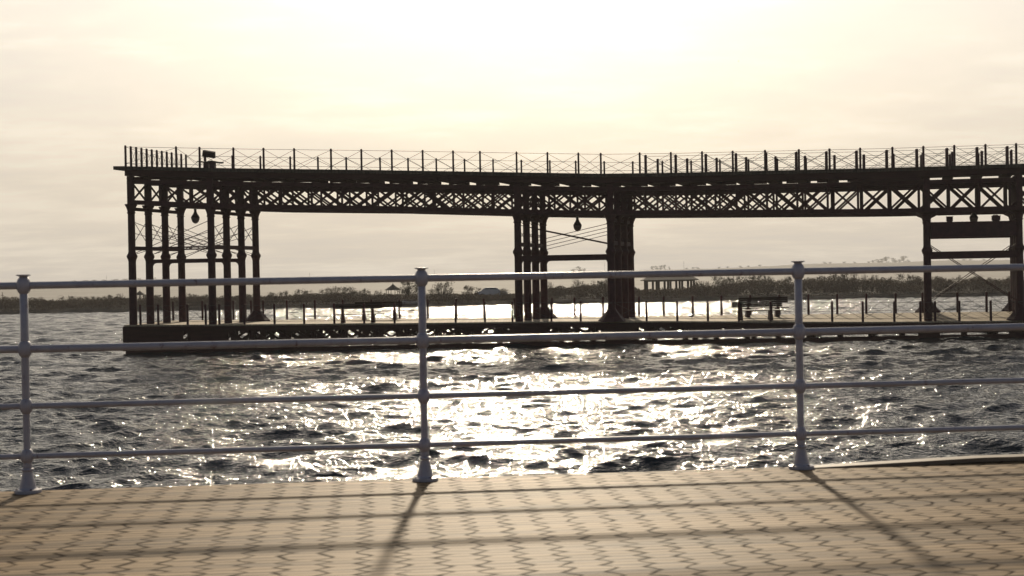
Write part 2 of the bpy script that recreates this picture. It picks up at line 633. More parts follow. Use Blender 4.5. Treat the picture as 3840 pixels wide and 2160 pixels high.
CONES = {("B", 3), ("D", 0), ("E", 3), ("F", 3), ("F", 0), ("H", 3), ("C", 3)}
col_cache = {}
for k in near:
    for r in range(4):
        p = cpos(k, r)
        zb = walk_z(p) - 0.04
        zt = zbot(p.x - TILT * ROWS[r]) + 0.01
        cz = GZ[k]
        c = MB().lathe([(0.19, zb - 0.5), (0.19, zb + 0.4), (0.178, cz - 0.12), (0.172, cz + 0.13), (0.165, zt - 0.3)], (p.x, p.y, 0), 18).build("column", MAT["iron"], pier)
        smooth_by_angle(c)
        g = MB().lathe([(0.18, cz - 0.24), (0.20, cz - 0.14), (0.245, cz - 0.05), (0.255, cz), (0.245, cz + 0.05), (0.20, cz + 0.12), (0.175, cz + 0.2)], (p.x, p.y, 0), 18).build("collar", MAT["iron"], c, parent_world(pier))
        smooth_by_angle(g, 50)
        h = MB().lathe([(0.166, zt - 0.46), (0.215, zt - 0.42), (0.175, zt - 0.38), (0.19, zt - 0.28), (0.235, zt - 0.14), (0.29 + (0.14 if k in 'EFH' else 0), zt - 0.05), (0.30 + (0.2 if k in 'EFH' else 0), zt)], (p.x, p.y, 0), 18).build("capital", MAT["iron"], c, parent_world(pier))
        smooth_by_angle(h, 40)
        if (k, r) in CONES:
            q = MB().lathe([(0.68, zb + 0.02), (0.66, zb + 0.09), (0.50, zb + 0.24), (0.28, zb + 0.50), (0.21, zb + 0.62)], (p.x, p.y, 0), 8).build("base", MAT["iron"], c, parent_world(pier))


def beam(p0, p1, w, h, name="tie_beam"):
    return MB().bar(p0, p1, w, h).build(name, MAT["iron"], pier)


def at(k, r, z):
    p = cpos(k, r)
    return V((p.x, p.y, z))


def between(a, b, e=0.15):
    d = (b - a).normalized()
    return a + d * e, b - d * e


# transverse ties and rods in every column row
for k in near:
    zu = {"A": 5.05, "B": 5.05, "C": 4.9, "D": 4.9}.get(k, 4.75)
    for r in range(3):
        a, b = between(at(k, r, zu), at(k, r + 1, zu))
        beam(a, b, 0.10, 0.19)
        zt = zbot(near[k].x) - 0.22
        a, b = between(at(k, r, zt), at(k, r + 1, zt))
        beam(a, b, 0.10, 0.16)
        a, b = between(at(k, r, zu + 0.1), at(k, r + 1, zt - 0.4))
        MB().tube([a, b], 0.016).build("brace_rod", MAT["iron"], pier)
        a, b = between(at(k, r, zt - 0.4), at(k, r + 1, zu + 0.1))
        MB().tube([a, b], 0.016).build("brace_rod", MAT["iron"], pier)
    # the end frames of the girders: crossed bars over the column row
    for r in range(3):
        z0, z1 = zbot(near[k].x) + 0.1, ztop(near[k].x) - 0.68
        a, b = at(k, r, z0), at(k, r + 1, z1)
        m = MB().bar(a, b, 0.03, 0.10)
        m.bar(at(k, r, z1), at(k, r + 1, z0), 0.03, 0.10)
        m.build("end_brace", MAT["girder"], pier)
        a, b = between(at(k, r, z1 + 0.05), at(k, r + 1, z1 + 0.05), 0.05)
        beam(a, b, 0.12, 0.12, "end_beam")
        a, b = between(at(k, r, z0), at(k, r + 1, z0), 0.05)
        beam(a, b, 0.12, 0.14, "end_beam")
    for r in range(4):
        p = cpos(k, r)
        x = near[k].x
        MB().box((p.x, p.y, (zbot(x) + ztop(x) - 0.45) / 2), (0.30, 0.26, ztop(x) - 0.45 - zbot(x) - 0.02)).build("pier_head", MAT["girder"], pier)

# longitudinal ties and rods in the narrow bays
for (k1, k2), (zl, hl, rows, zh, zlow) in {("A", "B"): (4.43, 0.18, (1, 2), 6.35, 4.75), ("C", "D"): (4.24, 0.24, (0, 1, 2, 3), 5.84, 4.86)}.items():
    for r in rows:
        a, b = between(at(k1, r, zl), at(k2, r, zl))
        beam(a, b, 0.12, hl)
        for (s, e) in ((a, 1), (b, -1)):
            # bracket under the beam end
            d = (b - a).normalized() * e
            m = MB()
            q0 = s + V((0, 0, -hl / 2))
            pr = []
            for t in (0, 0.33, 0.66, 1.0):
                pr.append((0.22 * t, -0.22 * (1 - math.sqrt(max(0, 1 - (1 - t) ** 2)))))
            vs, fs = [], []
            n = len(pr)
            for yy in (-0.04, 0.04):
                for (u, dz) in pr:
                    vs.append(q0 + d * u + V((0, yy, dz)))
                vs.append(q0 + V((0, yy, 0.0)))
            fs = [tuple(range(n + 1)), tuple(reversed(range(n + 1, 2 * n + 2)))]
            for i in range(n + 1):
                j = (i + 1) % (n + 1)
                fs.append((i, i + n + 1, j + n + 1, j))
            m.add(vs, fs)
            m.build("bracket", MAT["iron"], pier)
    for r in range(4):
        drop = -0.06 * r
        a, b = between(at(k1, r, zh + drop), at(k2, r, zlow + drop))
        MB().tube([a, b], 0.017).build("brace_rod", MAT["iron"], pier)
        a, b = between(at(k1, r, zlow + drop), at(k2, r, zh + drop))
        MB().tube([a, b], 0.017).build("brace_rod", MAT["iron"], pier)
        if k1 == "A":
            a, b = between(at(k1, r, zh - 0.55), at(k2, r, 4.72))
            MB().tube([a, b], 0.015).build("brace_rod", MAT["iron"], pier)
            a, b = between(at(k1, r, 4.72), at(k2, r, zh - 0.55))
            MB().tube([a, b], 0.015).build("brace_rod", MAT["iron"], pier)
a, b = between(at("A", 3, 5.06), at("B", 0, 5.06))
for r in (0, 3):
    a, b = between(at("A", r, 5.06), at("B", r, 5.06))
    beam(a, b, 0.06, 0.07)

# right hand bay: deep box beam, tie and big crossed rods
for r in (0, 3):
    a, b = between(at("E", r, 5.24), at("F", r, 5.24), 0.16)
    beam(a, b, 0.3, 0.71, "box_beam")
    a, b = between(at("E", r, 4.02), at("F", r, 4.02), 0.16)
    beam(a, b, 0.2, 0.33)
    for (z0, z1) in ((4.6, 1.7),):
        a, b = between(at("E", r, z0), at("F", r, z1))
        MB().tube([a, b], 0.021).build("brace_rod", MAT["iron"], pier)
        a, b = between(at("E", r, z1), at("F", r, z0))
        MB().tube([a, b], 0.021).build("brace_rod", MAT["iron"], pier)

# ------------------------------------------------------------------ lower walkway
walk_at = V((WN[0].x, YN, 0))
walk = thing("walkway", walk_at, "low sunlit boardwalk under the iron pier, close above the water on piles", "walkway")
m = MB()
N = 80
vs, fs = [], []
xn = np.linspace(WN[0].x, WN[-1].x, N)
xf = np.linspace(WF[0].x, WF[-1].x, N)
for i in range(N):
    zn = interp([q.x for q in WN], [q.z for q in WN], xn[i])
    zf = interp([q.x for q in WF], [q.z for q in WF], xf[i])
    yf = interp([q.x for q in WF], [q.y for q in WF], xf[i])
    vs += [(xn[i], YN - 0.3, zn - 0.07), (xf[i], yf, zf - 0.07), (xf[i], yf, zf), (xn[i], YN - 0.3, zn)]
for i in range(N - 1):
    for k in range(4):
        k2 = (k + 1) % 4
        fs.append((i * 4 + k, i * 4 + k2, (i + 1) * 4 + k2, (i + 1) * 4 + k))
fs += [(0, 3, 2, 1), tuple((N - 1) * 4 + k for k in range(4))]
m.add(vs, fs)
m.build("deck", MAT["walk_boards"], walk)


def wz(x): return interp([q.x for q in WN], [q.z for q in WN], x)


def wfascia(y0, y1, dz0, dz1, x0, x1, name, absolute=False):
    m = MB()
    sel = np.linspace(x0, x1, max(2, int((x1 - x0) / 1.0)))
    vs, fs = [], []
    n = len(sel)
    for x in sel:
        za, zb = (dz0, dz1) if absolute else (wz(x) + dz0, wz(x) + dz1)
        for (yy, z) in ((y0, za), (y1, za), (y1, zb), (y0, zb)):
            vs.append((x, YN + yy, z))
    for i in range(n - 1):
        for k in range(4):
            k2 = (k + 1) % 4
            fs.append((i * 4 + k, i * 4 + k2, (i + 1) * 4 + k2, (i + 1) * 4 + k))
    fs += [(0, 3, 2, 1), tuple((n - 1) * 4 + k for k in range(4))]
    m.add(vs, fs)
    return m.build(name, MAT["dark_wood"], walk)


X0, X1 = WN[0].x, WN[-1].x
wfascia(-0.30, -0.16, -0.30, -0.075, X0, X1, "edge_beam")
wfascia(-0.28, -0.14, 0.30, 0.46, X0 + 0.02, X1, "waling", True)
wfascia(-0.25, -0.12, -0.12, 0.20, X0 + 0.1, X1, "waling", True)
wfascia(3.0, 3.14, -0.22, -0.08, X0 + 1, X1, "edge_beam")
wfascia(3.0, 3.12, 0.30, 0.46, X0 + 1, X1, "waling", True)
wfascia(6.0, 6.14, -0.22, -0.08, X0 + 2.5, X1, "edge_beam")
# solid panels at the end and below the column rows
for (a, b) in ((465, 690), (720, 860), (1912, 2065), (2268, 2385), (3440, 3520), (3780, 3860)):
    wfascia(-0.24, -0.10, -0.05, 0.0, P(a, 1200, YN).x, P(b, 1200, YN).x, "panel") if False else None
    xa, xb = P(a, 1250, YN).x, P(b, 1250, YN).x
    m = MB()
    m.hexa([(xa, YN - .23, 0.14), (xb, YN - .23, 0.14), (xb, YN - .12, 0.14), (xa, YN - .12, 0.14),
            (xa, YN - .23, wz(xa) - .08), (xb, YN - .23, wz(xb) - .08), (xb, YN - .12, wz(xb) - .08), (xa, YN - .12, wz(xa) - .08)])
    m.build("panel", MAT["dark_wood"], walk)
# crossed struts between edge beam and waling
pitch = 0.98
nst = int((X1 - X0) / pitch)
rw = random.Random(9)
for i in range(nst - 1):
    for (yy, sh) in ((-0.2, 0.0), (2.2, 0.3), (4.3, 0.65)):
        sh += rw.uniform(-0.2, 0.2)
        xa = X0 + 0.1 + i * pitch + sh
        xb = xa + pitch
        zt0, zt1 = wz(xa) - 0.26, wz(xb) - 0.26
        m = MB()
        m.bar((xa, YN + yy, zt0), (xb, YN + yy, 0.40), 0.04, 0.12)
        m.bar((xa, YN + yy + 0.05, 0.40), (xb, YN + yy + 0.05, zt1), 0.04, 0.12)
        if rw.random() < 0.6:
            xv = xa + rw.uniform(0.2, 0.8)
            m.box((xv, YN + yy + 0.11, (0.4 + zt0) / 2), (rw.uniform(0.1, 0.3), 0.04, max(0.05, zt0 - 0.38)))
        m.build("strut", MAT["dark_wood"], walk)
# piles
for i in range(int((X1 - X0) / 1.48) + 1):
    for (yy, dx) in ((0.0, 0.12), (3.3, 1.0), (6.2, 1.9)):
        x = X0 + dx + i * 1.48
        if yy > 0 and i % 2:
            continue
        p = V((x, YN + yy, 0))
        MB().lathe([(0.15, -2.2), (0.15, walk_z(p) - 0.09)], (x, YN + yy, 0), 8).build("pile", MAT["dark_wood"], walk)

# ------------------------------------------------------------------ wire railings
def railing(label, bases, h, w, wires=(0.93, 0.14), cap=False):
    root = thing("wire_railing", bases[0], label, "railing", "wire railings of the pier")
    pm = MB()
    a = w / 2
    pm.hexa([(-a, -a, -0.02), (a, -a, -0.02), (a, a, -0.02), (-a, a, -0.02), (-a * .95, -a * .95, h - 0.02), (a * .95, -a * .95, h - 0.02), (a * .95, a * .95, h - 0.02), (-a * .95, a * .95, h - 0.02)])
    pm.hexa([(-a * .95, -a * .95, h - 0.02), (a * .95, -a * .95, h - 0.02), (a * .95, a * .95, h - 0.02), (-a * .95, a * .95, h - 0.02), (-a * .6, -a * .6, h), (a * .6, -a * .6, h), (a * .6, a * .6, h), (-a * .6, a * .6, h)])
    me = pm.mesh("post", MAT["iron"])
    b0 = V(bases[0])
    for b in bases:
        link("post", me, root, V(b) - b0)
    for f in wires:
        MB().tube([V(b) + V((0, 0, f * h)) for b in bases], 0.0095, 5).build("wire", MAT["wire"], root)
    for p, q in zip(bases[:-1], bases[1:]):
        p, q = V(p), V(q)
        m = MB()
        y = V((0, 0.012, 0))
        m.tube([p + V((0, 0, wires[0] * h)), q + V((0, 0, wires[-1] * h))], 0.0085, 4)
        m.tube([p + V((0, 0, wires[-1] * h)) + y, q + V((0, 0, wires[0] * h)) + y], 0.0085, 4)
        m.build("cross_wire", MAT["wire"], root)
    return root


def top_line(pxs, dy):
    out = []
    for px in pxs:
        # the deck point at depth dy that stands in this column of the view
        z = 8.2
        for _ in range(4):
            Y = YN + dy
            d = ray(px, 640)
            p = EYE + d * (Y / d.y)
            # keep the column while following the deck height
            for _k in range(3):
                yy = 1033 - F * (z - ZC) / Y
                d = ray(px, yy)
                p = EYE + d * (Y / d.y)
            z = ztop(p.x - TILT * dy)
        out.append(V((p.x, YN + dy, z)))
    return out


tall = [471, 661, 749, 876, 989, 1104, 1242, 1356, 1470, 1586, 1700, 1801, 1938, 2054, 2170, 2254, 2400, 2517, 2634, 2749, 2870, 2997, 3112, 3227, 3348, 3464, 3580, 3697, 3812, 3928, 4044]
tall_b = top_line(tall, -0.2)
railing("wire railing with tall posts along the near edge of the upper pier deck", tall_b, 1.0, 0.09)
short = [698, 768, 872, 977, 1089, 1193, 1299, 1426, 1531, 1637, 1743, 1850, 1956, 2063, 2160, 2267, 2374, 2485, 2593, 2701, 2808, 2916, 3024, 3131, 3239, 3347, 3455, 3563, 3671, 3779, 3887]
short_b = top_line(short, 5.15)
railing("wire railing along the far edge of the upper deck, its posts half hidden", short_b, 1.0, 0.09)
endp = []
for i in range(12):
    t = i / 12
    endp.append(tall_b[0].lerp(short_b[0], t))
endp = endp[1:]
railing("closely set posts of the railing across the left end of the upper deck", endp, 1.0, 0.095)
thick = [2422 + 113.0 * i for i in range(14)]
railing("thick posted inner railing just behind the near upper one, from the kink to the right", top_line(thick, 1.1), 0.98, 0.125)
thick2 = [2467.5 + 110.5 * i for i in range(13)]
railing("second thick posted inner railing deeper on the upper deck, nearer its far edge", top_line(thick2, 3.5), 0.98, 0.115)

low_near = [527, 594, 704, 772, 823, 917, 1030, 1141, 1254, 1366, 1480, 1595, 1709, 1819, 1922, 2068, 2178, 2300, 2425, 2540, 2655, 2771, 2890, 3005, 3121, 3236, 3354, 3452, 3507, 3598, 3716, 3813, 3928]
ln = []
for px in low_near:
    y = interp([a for a, b in near_px], [b for a, b in near_px], px)
    p = P(px, y, YN - 0.22)
    ln.append(V((p.x, p.y, walk_z(p))))
railing("wire railing along the near edge of the low boardwalk by the water", ln, 0.97, 0.095)
low_far = [650, 760, 876, 943, 988, 1077, 1182, 1287, 1394, 1499, 1605, 1712, 1815, 1930, 2071, 2155, 2262, 2397, 2489, 2598, 2706, 2814, 2923, 3032, 3140, 3249, 3359, 3460, 3591, 3700, 3785, 3890]
lf = []
for px in low_far:
    y = interp([a for a, b, c in far_px], [b for a, b, c in far_px], px)
    Y = interp([a for a, b, c in far_px], [c for a, b, c in far_px], px)
    lf.append(P(px, y, Y - 0.1))
    lf[-1].z = walk_z(lf[-1])
railing("wire railing along the far edge of the low boardwalk, before the bright water", lf, 1.02, 0.10)

# ------------------------------------------------------------------ hanging lamps
def lamp(px, ytop, ybot, Y, label):
    p = P(px, ybot, Y)
    zt = P(px, ytop, Y).z
    hang = zbot(p.x - TILT * (Y - YN)) + 0.1
    root = thing("pendant_lamp", V((p.x, Y, p.z)), label, "lamp", "lamps hanging below the pier girders")
    H = zt - p.z
    r = 0.205
    s = MB().lathe([(r * 1.08, 0.40 * H), (r * 1.0, 0.44 * H), (r * 0.80, 0.55 * H), (r * 0.5, 0.67 * H), (r * 0.36, 0.78 * H), (r * 0.30, 0.90 * H), (r * 0.36, 0.92 * H), (r * 0.34, 0.97 * H), (r * 0.18, 1.0 * H)], (p.x, Y, p.z), 20).build("lamp_shade", MAT["lamp_metal"], root)
    smooth_by_angle(s)
    prof = [(r * math.sin(t), 0.40 * H * (1 - math.cos(t))) for t in np.linspace(0.05, math.pi / 2, 9)]
    g = MB().lathe(prof, (p.x, Y, p.z), 20).build("globe", MAT["globe"], root)
    smooth_by_angle(g)
    MB().tube([(p.x, Y, zt - 0.02), (p.x, Y, max(hang, zt + 0.1))], 0.012, 6).build("hanging_rod", MAT["lamp_metal"], root)


lamp(733, 783, 838.5, 70.2, "round globe lamp hanging between the columns at the left end of the pier")
lamp(2166, 812, 868, 70.2, "round globe lamp hanging over the crossed rods in the middle of the pier")
lamp(3652, 784, 838, 70.2, "globe lamp at the right, partly behind the deep box beam")

for px, w, label in ((3561, 0.26, "small square dark box on the deep beam, left of the globe lamp"), (3735, 0.36, "ragged topped dark box on the deep beam, right of the globe lamp")):
    p = at("E", 0, 5.6)
    x = P(px, 820, YN).x
    root = thing("junction_box", V((x, YN, 5.596)), label, "box")
    MB().box((x, YN, 5.60 + 0.13), (w, 0.2, 0.21)).build("housing", MAT["iron"], root)
    MB().box((x, YN, 5.60 + 0.245), (w + 0.04, 0.24, 0.02)).build("lid", MAT["iron"], root)
    MB().box((x, YN, 5.596 + 0.014), (w * 0.8, 0.16, 0.024)).build("foot", MAT["iron"], root)
    if w > 0.3:
        m = MB()
        for j in range(5):
            m.box((x - 0.12 + j * 0.05, YN, 5.60 + 0.27 + 0.012 * (j % 2)), (0.03, 0.08, 0.04))
        m.build("cable_glands", MAT["iron"], root)

# ------------------------------------------------------------------ benches
def slat_board(mb, c, L, D, T, slats, tilt=0.0, along=V((1, 0, 0)), gap=0.012):
    """L long board of slats, D wide over the given tilt (0 flat, 90 upright)"""
    nrm = V((-along.y, along.x, 0))
    wdir = nrm * math.cos(tilt) + V((0, 0, 1)) * math.sin(tilt)
    tdir = along.cross(wdir)
    w = D / slats
    for i in range(slats):
        cc = V(c) + wdir * ((i + 0.5) * w - D / 2)
        a, b, t = along * (L / 2), wdir * ((w - gap) / 2), tdir * (T / 2)
        mb.hexa([cc - a - b - t, cc + a - b - t, cc + a + b - t, cc - a + b - t, cc - a - b + t, cc + a - b + t, cc + a + b + t, cc - a + b + t])


def bench(x0, x1, ytop, ylow, legs, ybase, Y, seat_h, label, back_side=-1):
    pb = P((x0 + x1) / 2, ybase, Y)
    pb = V((pb.x, Y, walk_z(pb)))
    root = thing("bench", pb, label, "bench", "benches on the low boardwalk")
    xa, xb = P(x0, ytop, Y).x, P(x1, ytop, Y).x
    zt, zl = P((x0 + x1) / 2, ytop, Y).z, P((x0 + x1) / 2, ylow, Y).z
    L = xb - xa
    cx = (xa + xb) / 2
    m = MB()
    slat_board(m, (cx, Y + back_side * 0.05, (zt + zl) / 2), L, zt - zl, 0.04, 3, R(82))
    m.build("backrest", MAT["bench"], root)
    m = MB()
    sz = pb.z + seat_h
    slat_board(m, (cx + 0.1, Y + 0.27, sz), L, 0.42, 0.04, 4, R(3))
    m.build("seat", MAT["bench"], root)
    for lx in legs:
        X = P(lx, ybase, Y).x
        m = MB()
        m.hexa([(X - .10, Y + .02, pb.z), (X + .10, Y + .02, pb.z), (X + .10, Y + .48, pb.z), (X - .10, Y + .48, pb.z),
                (X - .07, Y + .06, sz - .02), (X + .07, Y + .06, sz - .02), (X + .07, Y + .46, sz - .02), (X - .07, Y + .46, sz - .02)])
        m.bar((X, Y + .06, sz - 0.1), (X, Y - 0.02, zt - 0.05), 0.12, 0.05, (0, 1, 0))
        m.build("leg", MAT["iron"], root)


bench(1248, 1433, 1139, 1158, (1285, 1398), 1213, 68.55, 0.42, "dark slatted bench on the near side of the left pair")
bench(1331, 1509, 1131, 1153, (1364, 1479), 1203, 72.6, 0.46, "dark slatted bench on the far side of the left pair, by the far railing")
bench(2743, 2933, 1130, 1151, (2780, 2893), 1205, 68.6, 0.47, "dark slatted bench on the near side of the right pair")
bench(2769, 2953, 1114, 1136, (2807, 2918), 1190, 70.6, 0.47, "dark slatted bench on the far side of the right pair, higher in view")

# the small bench up on the deck
Y = 69.6
bz = ztop(P(780, 632, Y).x - TILT * (Y - YN))
bb = V((P(782, 632, Y).x, Y, bz))
root = thing("bench", bb, "lone bench with a tilted back up on the left end of the upper deck", "bench")
def q(px, py, dy=0.0): return P(px, py, Y + dy)
m = MB()
c = [q(757, 587), q(804, 594), q(803, 572), q(760, 565)]
off = V((0.03, 0.12, 0.03))
m.hexa([c[0], c[1], c[1] + off, c[0] + off, c[3], c[2], c[2] + off + V((0, .06, 0.03)), c[3] + off + V((0, .06, 0.03))])
m.build("backrest", MAT["bench"], root)
m = MB()
tops = [(737, 604.5), (752, 603), (770, 607), (792, 602), (806, 604), (820, 607), (831, 607.5)]
vs, fs = [], []
for (px, py) in tops:
    a = q(px, py)
    th = 0.05 if 745 < px < 822 else 0.02
    for (dy, dz) in ((-0.05, -th), (0.55, -th), (0.55, 0.035), (-0.05, 0)):
        vs.append(a + V((0, dy, dz)))
for i in range(len(tops) - 1):
    for k in range(4):
        k2 = (k + 1) % 4
        fs.append((i * 4 + k, i * 4 + k2, (i + 1) * 4 + k2, (i + 1) * 4 + k))
fs += [(0, 3, 2, 1), tuple((len(tops) - 1) * 4 + k for k in range(4))]
m.add(vs, fs)
m.build("seat", MAT["bench"], root)
for (xa, xb) in ((762, 779), (785, 804)):
    a, b = q(xa, 612).x, q(xb, 612).x
    zt = q(xa, 606).z
    MB().hexa([(a, Y, bz), (b, Y, bz), (b, Y + .4, bz), (a, Y + .4, bz), (a, Y, zt), (b, Y, zt), (b, Y + .4, zt), (a, Y + .4, zt)]).build("leg", MAT["iron"], root)
m = MB().bar(q(770, 610, 0.05), q(770, 585, 0.05), 0.09, 0.06, (0, 1, 0))
m.build("back_support", MAT["iron"], root)
MB().hexa([q(752, 605), q(765, 611), q(765, 611) + V((0, .4, 0)), q(752, 605) + V((0, .4, 0)), q(752, 603), q(765, 606), q(765, 606) + V((0, .4, 0)), q(752, 603) + V((0, .4, 0))]).build("arm_bracket", MAT["iron"], root)

# ------------------------------------------------------------------ promenade with its white railing
ZD = ZC - 1.25
pb = [G(105, 1848, ZD), G(1595, 1802, ZD), G(3005, 1757, ZD)]
along = (pb[2] - pb[0]).normalized()
perp = V((-along.y, along.x, 0))
ang = math.atan2(along.y, along.x)
sp = ((pb[2] - pb[0]).length) / 2
posts = [pb[1] + along * (sp * k) for k in (-2, -1, 0, 1, 2)]
posts[1], posts[3] = pb[0], pb[2]

deck = MB()
E = 0.085      # board ends stick out beyond the post line
deck.hexa([(-9, -14, -0.10), (9, -14, -0.10), (9, E, -0.10), (-9, E, -0.10), (-9, -14, 0), (9, -14, 0), (9, E, 0), (-9, E, 0)])
dk = structure(link("promenade", deck.mesh("promenade", MAT["promenade"]), None, pb[1]))
dk.rotation_euler = (0, 0, ang)
# quay wall below the boards
qw = MB().hexa([(-9, -1.2, -4.5), (9, -1.2, -4.5), (9, E - 0.12, -4.5), (-9, E - 0.12, -4.5), (-9, -1.2, -0.104), (9, -1.2, -0.104), (9, E - 0.12, -0.104), (-9, E - 0.12, -0.104)])
qo = link("quay_wall", qw.mesh("quay_wall", MAT["stone"]), None, pb[1])
qo.rotation_euler = (0, 0, ang)
structure(qo)
# raised edge board at the right, lifting off the deck
kp = [G(3020, 1759, ZD), G(3682, 1737, ZD), G(4600, 1709, ZD)]
hh = [0.004, 0.036, 0.036]
m = MB()
vs, fs = [], []
for p, h in zip(kp, hh):
    base = pb[1] + along * ((p - pb[1]).dot(along)) + perp * (E - 0.10)
    for (dy, z) in ((0, h - 0.026), (0.115, h - 0.026), (0.115, h), (0, h)):
        v = base + perp * dy
        vs.append((v.x, v.y, ZD + z))
for i in range(2):
    for k in range(4):
        k2 = (k + 1) % 4
        fs.append((i * 4 + k, i * 4 + k2, (i + 1) * 4 + k2, (i + 1) * 4 + k))
fs += [(0, 3, 2, 1), (8, 9, 10, 11)]
m.add(vs, fs)
eb = m.build("edge_board", MAT["plank"], None, (0, 0, 0))
tag(eb, "warped edge plank lifting off the promenade deck at the right of the railing", "plank")

rail = thing("metal_railing", pb[1], "pale painted tubular railing with ball joint posts along the promenade edge", "railing")
HR = [1.243, 0.862, 0.52, 0.219]
RD = [0.0220, 0.0232, 0.0178, 0.0168]
def arc(rc, hc, z0, n=9, a0=-0.86, a1=0.86):
    return [(rc * math.cos(t * math.pi / 2), z0 + hc * math.sin(t * math.pi / 2)) for t in np.linspace(a0, a1, n)]
shaft_prof = [(0.028, 0.16), (0.0205, 0.22), (0.0205, 0.5), (0.022, 0.55), (0.0235, 0.85), (0.0245, 1.26)]
joint = lambda rc, hc, z0: arc(rc, hc, z0)
post_me = MB().lathe([(0.026, 0.10), (0.0265, 0.165), (0.0205, 0.22), (0.0205, 0.48), (0.0225, 0.56), (0.0225, 0.82), (0.024, 0.90), (0.0245, 1.27)], n=24).mesh("post", MAT["paint"], smooth=True)
base_me = MB().lathe([(0.078, 0.0), (0.080, 0.004), (0.079, 0.020), (0.052, 0.026), (0.048, 0.034), (0.044, 0.055), (0.036, 0.085), (0.030, 0.115), (0.028, 0.13), (0.036, 0.133), (0.038, 0.139), (0.036, 0.145), (0.027, 0.148)], n=28).mesh("base", MAT["paint"])
bolt_me = MB().lathe([(0.009, 0.0), (0.009, 0.006), (0.004, 0.009)], n=6).mesh("bolt", MAT["iron"])
jm = []
for rc, hc in ((0.0435, 0.060), (0.0425, 0.058), (0.0395, 0.054), (0.039, 0.052)):
    jm.append(MB().lathe(joint(rc, hc, 0), n=24).mesh("joint", MAT["paint"], smooth=True))
cap_me = MB().lathe([(0.022, 0.0), (0.030, 0.006), (0.041, 0.008), (0.0425, 0.011), (0.041, 0.0145), (0.012, 0.016)], n=28).mesh("cap", MAT["paint"])
for p in posts:
    po = link("post", post_me, rail, p - pb[1])
    b = link("base", base_me, po)
    for tb in (0.6, 2.2, 3.75, 5.3):
        link("bolt", bolt_me, b, V((0.065 * math.cos(tb), 0.065 * math.sin(tb), 0.019)))
    for (hz, me) in zip(HR, jm):
        link("joint", me, po, V((0, 0, hz)))
    link("cap", cap_me, po, V((0, 0, 1.294)))
for hz, rr in zip(HR, RD):
    for a, b in zip(posts[:-1], posts[1:]):
        d = (b - a).normalized()
        t = MB().tube([a + d * 0.028 + V((0, 0, hz)), b - d * 0.028 + V((0, 0, hz))], rr, 18).build("rail", MAT["paint"], rail)
        smooth_by_angle(t, 60)

# ------------------------------------------------------------------ water
def make_water():
    rs = [9.0]
    while rs[-1] < 178:
        r = rs[-1]
        rs.append(r + max(0.055 if r > 19 else 0.25, 0.0021 * r))
    r = np.array(rs)
    th = np.arange(-0.62, 0.62, 0.0021)
    RR, TH = np.meshgrid(r, th, indexing='ij')
    X = RR * np.sin(TH)
    Yg = RR * np.cos(TH)
    dr = np.gradient(r)[:, None] * np.ones_like(TH)
    Z = np.zeros_like(X)
    DX = np.zeros_like(X)
    DY = np.zeros_like(X)
    g = np.random.default_rng(11)
    lam = np.exp(np.linspace(math.log(0.24), math.log(6.0), 100))
    for L in lam:
        k = 2 * math.pi / L
        a = -math.pi / 2 + g.normal(0.12, 0.55)       # waves coming towards the quay
        s = 0.0435 * (1.0 if L < 1.6 else (1.6 / L) ** 1.15) * g.uniform(0.6, 1.4)
        amp = s / k
        ph = g.uniform(0, 2 * math.pi)
        w = np.clip((L / (2.2 * np.maximum(dr, RR * 0.0021)) - 0.8) / 0.8, 0, 1)
        arg = k * (X * math.cos(a) + Yg * math.sin(a)) + ph
        c, sn = np.cos(arg), np.sin(arg)
        Z += w * amp * c
        DX -= w * amp * 0.75 * math.cos(a) * sn
        DY -= w * amp * 0.75 * math.sin(a) * sn
    X = X + DX
    Yg = Yg + DY
    nr, nt_ = X.shape
    co_ = np.stack([X, Yg, Z], -1).reshape(-1, 3).astype(np.float32)
    idx = np.arange(nr * nt_).reshape(nr, nt_)
    q_ = np.stack([idx[:-1, :-1], idx[:-1, 1:], idx[1:, 1:], idx[1:, :-1]], -1).reshape(-1, 4)
    q_ = q_[:, ::-1]
    me = bpy.data.meshes.new("water")
    me.vertices.add(len(co_))
    me.vertices.foreach_set("co", co_.ravel())
    me.loops.add(q_.size)
    me.loops.foreach_set("vertex_index", q_.ravel().astype(np.int32))
    me.polygons.add(len(q_))
    me.polygons.foreach_set("loop_start", np.arange(0, q_.size, 4, dtype=np.int32))
    me.polygons.foreach_set("loop_total", np.full(len(q_), 4, dtype=np.int32))
    me.polygons.foreach_set("use_smooth", np.ones(len(q_), dtype=bool))
    me.update(calc_edges=True)
    me.materials.append(MAT["water"])
    return structure(link("water", me))


make_water()
sb = MB().add([(-1150, -28, -2.6), (1150, -28, -2.6), (1150, 2300, -2.6), (-1150, 2300, -2.6)], [(0, 1, 2, 3)])
structure(sb.build("riverbed", MAT["seabed"]))

# ------------------------------------------------------------------ far shore
from mathutils import noise as mn
def shore_y(x):
    return 164.0 + 1.2 * mn.noise(V((x * 0.05, 3.1, 0))) + 0.5 * mn.noise(V((x * 0.3, 1.7, 0))) - (1.0 if -13 < x < -8 else 0.0)


